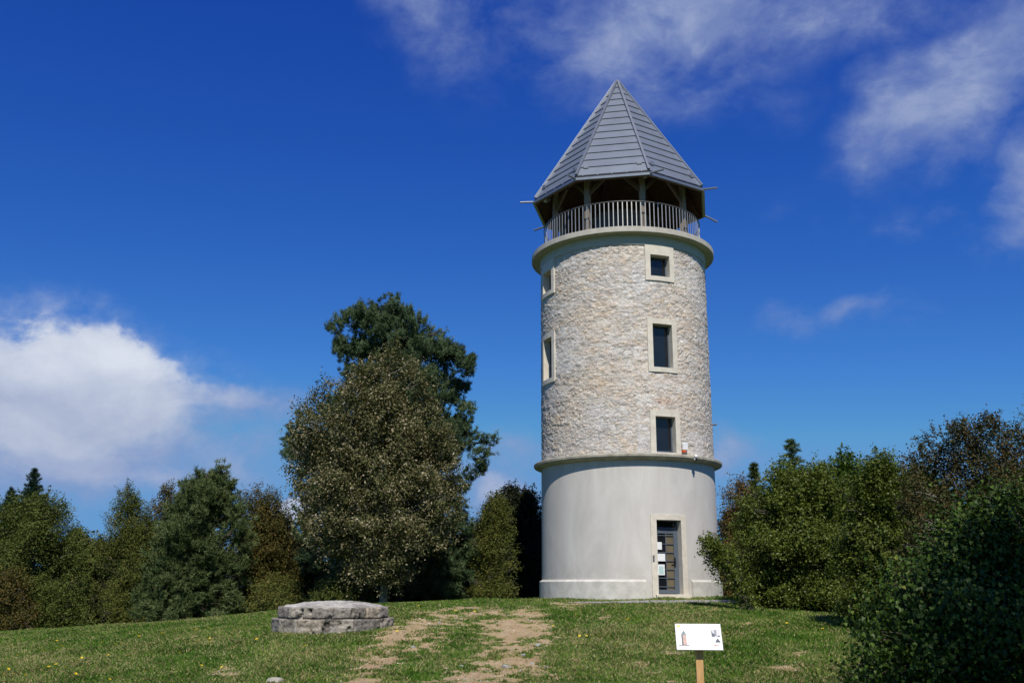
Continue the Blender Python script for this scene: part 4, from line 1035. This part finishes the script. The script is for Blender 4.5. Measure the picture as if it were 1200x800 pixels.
make_tree('broadleaf_tree', 'dark shaded tree filling the gap under the tall pine', 'tree', 42,
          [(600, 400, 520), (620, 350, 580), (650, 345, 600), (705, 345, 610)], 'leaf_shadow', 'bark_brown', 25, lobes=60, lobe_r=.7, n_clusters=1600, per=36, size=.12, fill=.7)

# second row of woodland trees closing the gaps behind the first
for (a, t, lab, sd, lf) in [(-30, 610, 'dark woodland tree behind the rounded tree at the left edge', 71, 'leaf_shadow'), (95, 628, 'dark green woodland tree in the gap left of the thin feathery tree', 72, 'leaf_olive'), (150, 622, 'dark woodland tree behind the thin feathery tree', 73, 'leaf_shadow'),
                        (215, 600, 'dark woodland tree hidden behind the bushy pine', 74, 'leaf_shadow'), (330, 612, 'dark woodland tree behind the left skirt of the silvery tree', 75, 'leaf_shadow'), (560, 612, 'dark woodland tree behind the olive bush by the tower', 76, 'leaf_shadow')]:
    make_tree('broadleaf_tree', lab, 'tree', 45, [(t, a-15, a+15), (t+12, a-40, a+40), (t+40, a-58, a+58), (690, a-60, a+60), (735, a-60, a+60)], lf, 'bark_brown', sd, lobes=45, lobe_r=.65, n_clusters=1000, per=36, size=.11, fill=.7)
# --- right side
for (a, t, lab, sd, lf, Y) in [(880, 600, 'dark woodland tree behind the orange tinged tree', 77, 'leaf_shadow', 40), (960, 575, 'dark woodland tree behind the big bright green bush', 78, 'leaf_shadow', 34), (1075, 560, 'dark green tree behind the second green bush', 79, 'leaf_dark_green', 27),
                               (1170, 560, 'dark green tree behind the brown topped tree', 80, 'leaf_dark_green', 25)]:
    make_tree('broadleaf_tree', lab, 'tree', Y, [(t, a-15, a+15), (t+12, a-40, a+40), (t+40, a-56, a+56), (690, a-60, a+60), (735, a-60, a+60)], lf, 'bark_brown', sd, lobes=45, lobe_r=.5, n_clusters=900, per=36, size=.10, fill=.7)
make_tree('maple_tree', 'orange tinged small tree just right of the tower', 'tree', 34,
          [(566, 862, 876), (578, 846, 886), (600, 838, 890), (640, 838, 892), (690, 838, 892), (708, 840, 890)], 'leaf_orange', 'bark_brown', 31, lobes=45, lobe_r=.4, n_clusters=560, per=34, size=.07, tint_mul=.8)
spruce('small blue green pine tip poking above the big green bush', 926, 512, 560, 37, 22, 33, 'needle_blue', name='young_pine')
spruce('smaller conifer tip between the pine tip and the leafy walnut', 963, 538, 575, 37, 14, 34, 'needle_green', name='young_pine')
spruce('pale conifer tip left of the pine tip over the big bush', 883, 542, 575, 36, 12, 35, 'needle_green', name='young_pine')
make_tree('broadleaf_shrub', 'big bright green leafy bush beside the tower', 'bush', 27.5,
          [(548, 905, 945), (556, 888, 990), (572, 872, 1010), (600, 860, 1020), (630, 852, 1022), (655, 848, 1022), (680, 856, 1020), (705, 868, 1018), (728, 886, 1012)], 'leaf_green', 'bark_grey', 36,
          lobes=110, lobe_r=.45, n_clusters=2300, per=36, size=.075, spread=.17, stems=4, trunk_r=.06)
make_tree('broadleaf_shrub', 'leafy branch spray reaching over the tower wall beside the door', 'bush', 26.3,
          [(628, 825, 835), (634, 817, 850), (648, 814, 865), (660, 822, 870), (675, 836, 880), (700, 858, 890), (722, 868, 895)], 'leaf_green', 'bark_grey', 37,
          lobes=24, lobe_r=.22, n_clusters=190, per=15, size=.075, spread=.13, stems=2, trunk_r=.025, trunk_px=880)
make_tree('walnut_tree', 'dark green leafy treetop sticking up between the two green bushes', 'tree', 27.5,
          [(531, 978, 996), (538, 972, 1004), (550, 970, 1022), (565, 968, 1050), (600, 970, 1060), (700, 975, 1060)], 'leaf_dark_green', 'bark_grey', 38, lobes=50, lobe_r=.35, n_clusters=600, per=20, size=.12, spread=.16, aspect=.4, tint_add=.1)
make_tree('broadleaf_shrub', 'second green bush, between the big bright bush and the brown topped tree', 'bush', 22.5,
          [(545, 1010, 1050), (556, 995, 1075), (580, 985, 1095), (620, 975, 1105), (680, 972, 1105), (735, 978, 1100)], 'leaf_green', 'bark_grey', 39,
          lobes=85, lobe_r=.40, n_clusters=1700, per=34, size=.07, spread=.16, tint_mul=.82, stems=3, trunk_r=.05)
make_tree('lilac_tree', 'brown topped small tree with dry seed heads at the right', 'tree', 18.5,
          [(488, 1158, 1164), (496, 1130, 1180), (506, 1085, 1190), (520, 1074, 1225), (540, 1062, 1240), (570, 1055, 1250), (620, 1060, 1255), (680, 1060, 1255), (760, 1070, 1250)], 'leaf_brown', 'bark_pale', 40,
          lobes=170, lobe_r=.22, shrink=0, n_clusters=2700, per=24, size=.05, spread=.11, stems=5, trunk_r=.04, tint_mul=1.0, fill=.35)
make_tree('birch_tree', 'feathery pale birch top at the right edge of the picture', 'tree', 26,
          [(440, 1225, 1235), (470, 1192, 1275), (510, 1178, 1290), (560, 1180, 1300), (700, 1190, 1300)], 'leaf_olive', 'bark_pale', 41, lobes=60, lobe_r=.38, n_clusters=800, per=22, size=.05, spread=.16, flat=1.4, tint_mul=.8)
make_tree('broadleaf_shrub', 'green bush at the right edge behind the ivy covered bush', 'bush', 20,
          [(500, 1200, 1260), (530, 1180, 1290), (600, 1170, 1300), (760, 1170, 1300)], 'leaf_olive', 'bark_grey', 44, lobes=60, lobe_r=.4, n_clusters=900, per=30, size=.06, spread=.15, stems=3, trunk_r=.05, tint_mul=.8)

# foreground bush with big heart-shaped leaves
make_tree('ivy_bush', 'dark bush with heart shaped leaves in the lower right corner', 'bush', 14.6,
          [(570, 1165, 1190), (582, 1145, 1230), (598, 1112, 1255), (622, 1080, 1275), (655, 1046, 1290), (690, 1016, 1300), (740, 990, 1305), (790, 976, 1305), (850, 970, 1300)], 'leaf_dark_green', 'bark_brown', 51, kind='heart',
          lobes=75, lobe_r=.40, n_clusters=1250, per=14, size=.056, spread=.19, stems=5, trunk_r=.02, fill=.6, depth=.7)

# trees outside the right edge of the view that keep the corner bush in shade, and close the clearing
def side_tree(x, y, H, Rm, seed, label, leaf='leaf_dark_green'):
    # profile straight in metres, through the same generator
    rs = np.random.RandomState(seed); g0_ = gz(x, y); root = empty('broadleaf_tree', (x, y, g0_)); tag(root, label, 'tree')
    n = 620; z = rs.uniform(.28, 1, n); rr = Rm*np.sin(np.clip((z-.2)/.8, 0, 1)*pi)**.55*rs.uniform(.5, 1.05, n); a = rs.uniform(0, 2*pi, n); CP = np.stack([rr*np.cos(a), rr*np.sin(a), z*H], 1)
    idx = np.repeat(np.arange(n), 34); P = CP[idx]+rs.normal(size=(len(idx), 3))*.3; V, F_, T = leaf_quads(P, .14, rs, .35, None, .6, rs.beta(2, 3, len(idx)))
    link('crown', mesh_np('crown', V, [F_], False, {'tint': T}), MATS[leaf], root)
    paths = [(np.array([[0, 0, -.2], [.05, 0, H*.4], [0, .05, H*.9]]), [.2, .14, .03])]
    for i in range(20): paths.append((curve([0, 0, H*rs.uniform(.25, .6)], CP[rs.randint(n)], rs, .1, 6, .1), np.linspace(.07, .01, 6)))
    V, F_ = tubes(paths); link('trunk', mesh_np('trunk', V, [F_], True), MATS['bark_brown'], root)
side_tree(8.1, 5.2, 12.0, 2.7, 61, 'tall leafy tree standing outside the right edge of the photograph')

# ------------------------------------------------------------------ grass, tufts, flowers, stones
def grass_mesh():
    rs = np.random.RandomState(7)
    n = 900000; y = 9+27*rs.uniform(0, 1, n)**1.05; xm = (y*.56+1.5); x = rs.uniform(-1, 1, n)*xm
    keep = (x < 14) & (np.hypot(x-TX, y-TY) > 3.0) & (np.hypot(x-WX, y-WY) > 1.36)
    x, y = x[keep], y[keep]
    t = track_mask(x, y); hmn = 1-np.abs(y-(28.45+.06*(x-4)))/.5
    pr = np.clip(1-(t-.12)*2.3, .09, 1); pr = np.where((hmn > .1) & (x > 2) & (x < 9), .08, pr)
    dens = np.interp(y, [9, 15.5, 16, 24, 36], [.25, .5, 1, .8, .55])
    k = rs.uniform(0, 1, len(x)) < pr*dens; x, y, t = x[k], y[k], t[k]; n = len(x)
    st = straw_mask(x, y); z = ground(x, y)
    clump = fbm2(x*2.2+3, y*2.2+8, 61, 4, .6); tall = np.clip((fbm2(x*.9+11, y*.9+3, 81, 4)-.50)*4, 0, 1)
    h = (.025+.05*clump+.035*tall*rs.uniform(.3, 1, n))*np.clip(1-(t+.1)*1.0, .4, 1)*rs.uniform(.6, 1.3, n)
    h *= np.interp(y, [9, 22, 36], [1, 1.1, 1.25])
    a = rs.uniform(0, 2*pi, n); w = rs.uniform(.004, .009, n)*np.interp(y, [9, 16, 24, 36], [.7, 1.0, 1.35, 1.9]); lean = rs.normal(size=(n, 2))*.55*h[:, None]
    lo = np.stack([x, y, z-.008], 1); s_ = np.stack([np.cos(a), np.sin(a), np.zeros(n)], 1)*w[:, None]
    mid = lo+np.concatenate([lean*.35, (h*.6)[:, None]], 1); tip = lo+np.concatenate([lean, h[:, None]], 1)
    V = np.stack([lo-s_, lo+s_, mid+s_*.7, tip, mid-s_*.7], 1).reshape(-1, 3)
    i = np.arange(n)[:, None]*5
    isstraw = rs.uniform(0, 1, n) < (.06+.46*st*np.clip(clump*1.4, .3, 1)); isstraw |= (rs.uniform(0, 1, n) < np.clip(t*.9+.25, 0, .5))
    gn = fbm2(x*1.1, y*1.1, 5, 4)
    tint = np.where(isstraw, rs.uniform(.68, 1, n), np.clip(rs.uniform(0, .45, n)+(gn-.5)*.7+.1, 0, .6))
    return mesh_np('grass', V, [i+np.array([[0, 1, 2, 3]]), i+np.array([[0, 3, 4]])], False, {'tint': np.repeat(tint, 5)})
leaf_mat('grass_blade', [(0, (.045, .115, .012)), (.3, (.10, .215, .028)), (.58, (.20, .31, .055)), (.68, (.30, .285, .10)), (1, (.54, .47, .25))], .3, .7, .08)
tag(link('grass', grass_mesh(), MATS['grass_blade']), 'short mown green and straw coloured grass over the hilltop', 'grass', kind='stuff')

def px_ground(px, py):
    d = ray(px, py); t = 5.0
    lo, hi = 5.0/d[1], 60/d[1]; ts = np.linspace(lo, hi, 600); P = CAMP[None]+d[None]*ts[:, None]; gzz = ground(P[:, 0], P[:, 1]); k = np.where(P[:, 2] < gzz)[0]
    return (P[k[0], 0], P[k[0], 1]) if len(k) else (P[-1, 0], P[-1, 1])
mat('petal_yellow', (.80, .58, .02), .6, var=.12, vscale=60); mat('flower_stalk', (.08, .14, .03), .6)
mb = MB()
rs = np.random.RandomState(4)
fl = []
for i in range(26):
    a = 2*pi*i/26; r_ = .021 if i % 2 else .015; vs = [mb.bm.verts.new(v) for v in ((0, 0, .0), (r_*cos(a-.12), r_*sin(a-.12), .004+.003*(i % 3)), (r_*1.08*cos(a), r_*1.08*sin(a), .003), (r_*cos(a+.12), r_*sin(a+.12), .004+.003*(i % 3)))]; mb.bm.faces.new(vs)
fme = mb.mesh('petals')
mb = MB(); mb.tube((0, 0, 0), (.004, .003, .075), .0022, .0018, 6); sme = mb.mesh('stalk')
spots = [(190, 745), (246, 753), (66, 753), (72, 760), (95, 774), (89, 780), (120, 755), (134, 757), (141, 756), (126, 770), (9, 788), (4, 793), (15, 793), (29, 796), (45, 784), (56, 783), (65, 781), (77, 784), (88, 793), (128, 800), (150, 770),
         (227, 739), (230, 739), (244, 738), (231, 754), (245, 751), (296, 736), (162, 747), (259, 786), (236, 784), (490, 712), (357, 760), (422, 755), (465, 742), (483, 728), (521, 731), (534, 717), (556, 718), (600, 708), (735, 729), (736, 728), (675, 721), (648, 735), (679, 748), (687, 747), (722, 758), (675, 724),
         (740, 741), (852, 743), (862, 760), (922, 733), (905, 730), (964, 738), (812, 713), (20, 770), (50, 765), (170, 790), (210, 768), (300, 752), (275, 742)]
for i, (px, py) in enumerate(spots):
    x, y = px_ground(px, py+2.0); s_ = rs.uniform(.95, 1.5)*np.interp(y, [12, 30], [1.0, 1.35])
    r_ = empty('dandelion', (x, y, gz(x, y)), rs.uniform(0, 6)); r_.scale = (s_, s_, rs.uniform(.8, 1.3)); tag(r_, 'small yellow dandelion flower standing in the grass', 'flower', 'yellow dandelions scattered over the grass')
    f = link('petals', fme, MATS['petal_yellow'], r_, (.004, .003, .076)); f.rotation_euler = (.55+rs.normal()*.25, rs.normal()*.25, 0)
    link('stalk', sme, MATS['flower_stalk'], r_)
def rock(seed, flat=.5):
    rs = np.random.RandomState(seed); bm = bmesh.new(); bmesh.ops.create_icosphere(bm, subdivisions=3, radius=1)
    pl = [(unit(rs.normal(size=3)), rs.uniform(.55, .85)) for _ in range(9)]
    for v in bm.verts:
        c = np.array(v.co)
        for n_, d_ in pl:
            e = c@n_-d_
            if e > 0: c = c-n_*e*.9
        c *= (1+.05*rs.normal()*.4); v.co = Vector(c*np.array([1, .8, flat]))
    me = bpy.data.meshes.new('rock'); bm.to_mesh(me); bm.free(); return me
stone_ms = [mat('rock_grey', (.33, .335, .34), .85, var=.3, vscale=7, bump=.8), mat('rock_tan', (.42, .34, .24), .85, var=.3, vscale=7, bump=.8), mat('rock_pale', (.40, .37, .32), .85, var=.2, vscale=7, bump=.8)]
rocks = [rock(i, .45+.1*(i % 3)) for i in range(6)]
GRP = ['flat grey stones lying in the dirt track', 'sandy stones lying in the dirt track']
rs = np.random.RandomState(9)
rp = [(612, 769, .075, 0), (630, 757, .07, 0), (592, 782, .085, 0), (623, 778, .06, 0), (541, 781, .06, 0), (484, 759, .055, 0), (515, 730, .05, 0), (578, 752, .035, 1), (600, 760, .04, 0), (585, 767, .04, 1), (560, 775, .035, 1), (640, 772, .045, 1), (575, 788, .05, 1),
      (520, 790, .04, 1), (455, 764, .05, 1), (430, 778, .04, 1), (548, 760, .03, 1), (610, 786, .04, 0), (500, 770, .03, 1), (590, 742, .03, 1), (560, 735, .03, 1), (620, 742, .03, 1), (660, 706+5, .04, 1), (525, 745, .03, 1), (640, 783, .05, 0)]
for i in range(34):
    rp.append((rs.uniform(440, 640), rs.uniform(726, 799), rs.uniform(.012, .028), 1 if rs.uniform() < .6 else 0))
for px, py, s_, c_ in rp:
    x, y = px_ground(px, py); m_ = rocks[rs.randint(6)]
    o = bpy.data.objects.new('stone', m_.copy()); C.objects.link(o); o.data.materials.append(stone_ms[c_]); o.location = (x, y, gz(x, y)+s_*.12); o.scale = (s_*rs.uniform(.8, 1.3), s_, s_); o.rotation_euler = (rs.normal()*.1, rs.normal()*.1, rs.uniform(0, 6))
    tag(o, ['grey angular stone lying in the dirt track', 'sandy coloured pebble lying in the dirt track'][c_], 'stone', GRP[c_])
def pebbles():
    rs = np.random.RandomState(3); n = 26000; x = rs.uniform(-6, 5, n); y = rs.uniform(11, 29, n); t = track_mask(x, y); k = (t > .12) & (fbm2(x*1.5, y*1.5, 77, 3) > .42); x, y = x[k], y[k]; n = len(x)
    r = rs.uniform(.004, .013, n)*np.exp(rs.normal(size=n)*.3); z = ground(x, y)+.008
    base = np.array([(1, 0, 0), (-.5, .87, 0), (-.5, -.87, 0), (0, 0, .8), (.45, .6, .35)])
    V = (np.stack([x, y, z], 1)[:, None]+(base[None]*(1+.4*rs.normal(size=(n, 5, 3))))*r[:, None, None]*1.0).reshape(-1, 3); i = np.arange(n)[:, None]*5
    F_ = np.concatenate([i+np.array([[0, 4, 3]]), i+np.array([[4, 1, 3]]), i+np.array([[1, 2, 3]]), i+np.array([[2, 0, 3]])])
    c = np.array([(.50, .42, .32), (.36, .35, .34), (.62, .55, .45), (.30, .22, .15)])[rs.randint(0, 4, n)]
    return mesh_np('pebbles', V, [F_], False, {'col': np.repeat(c, 5, 0)})
tag(link('pebbles', pebbles(), MATS['old_block']), 'fine sandy grit and pebbles strewn over the dirt track', 'gravel', kind='stuff')
x, y = px_ground(322, 799.5); o = link('stone', rocks[2].copy(), stone_ms[2], None, (x, y, gz(x, y)+.02)); o.scale = (.15, .12, .09); tag(o, 'pale stone in the grass at the bottom edge left of the track', 'stone')
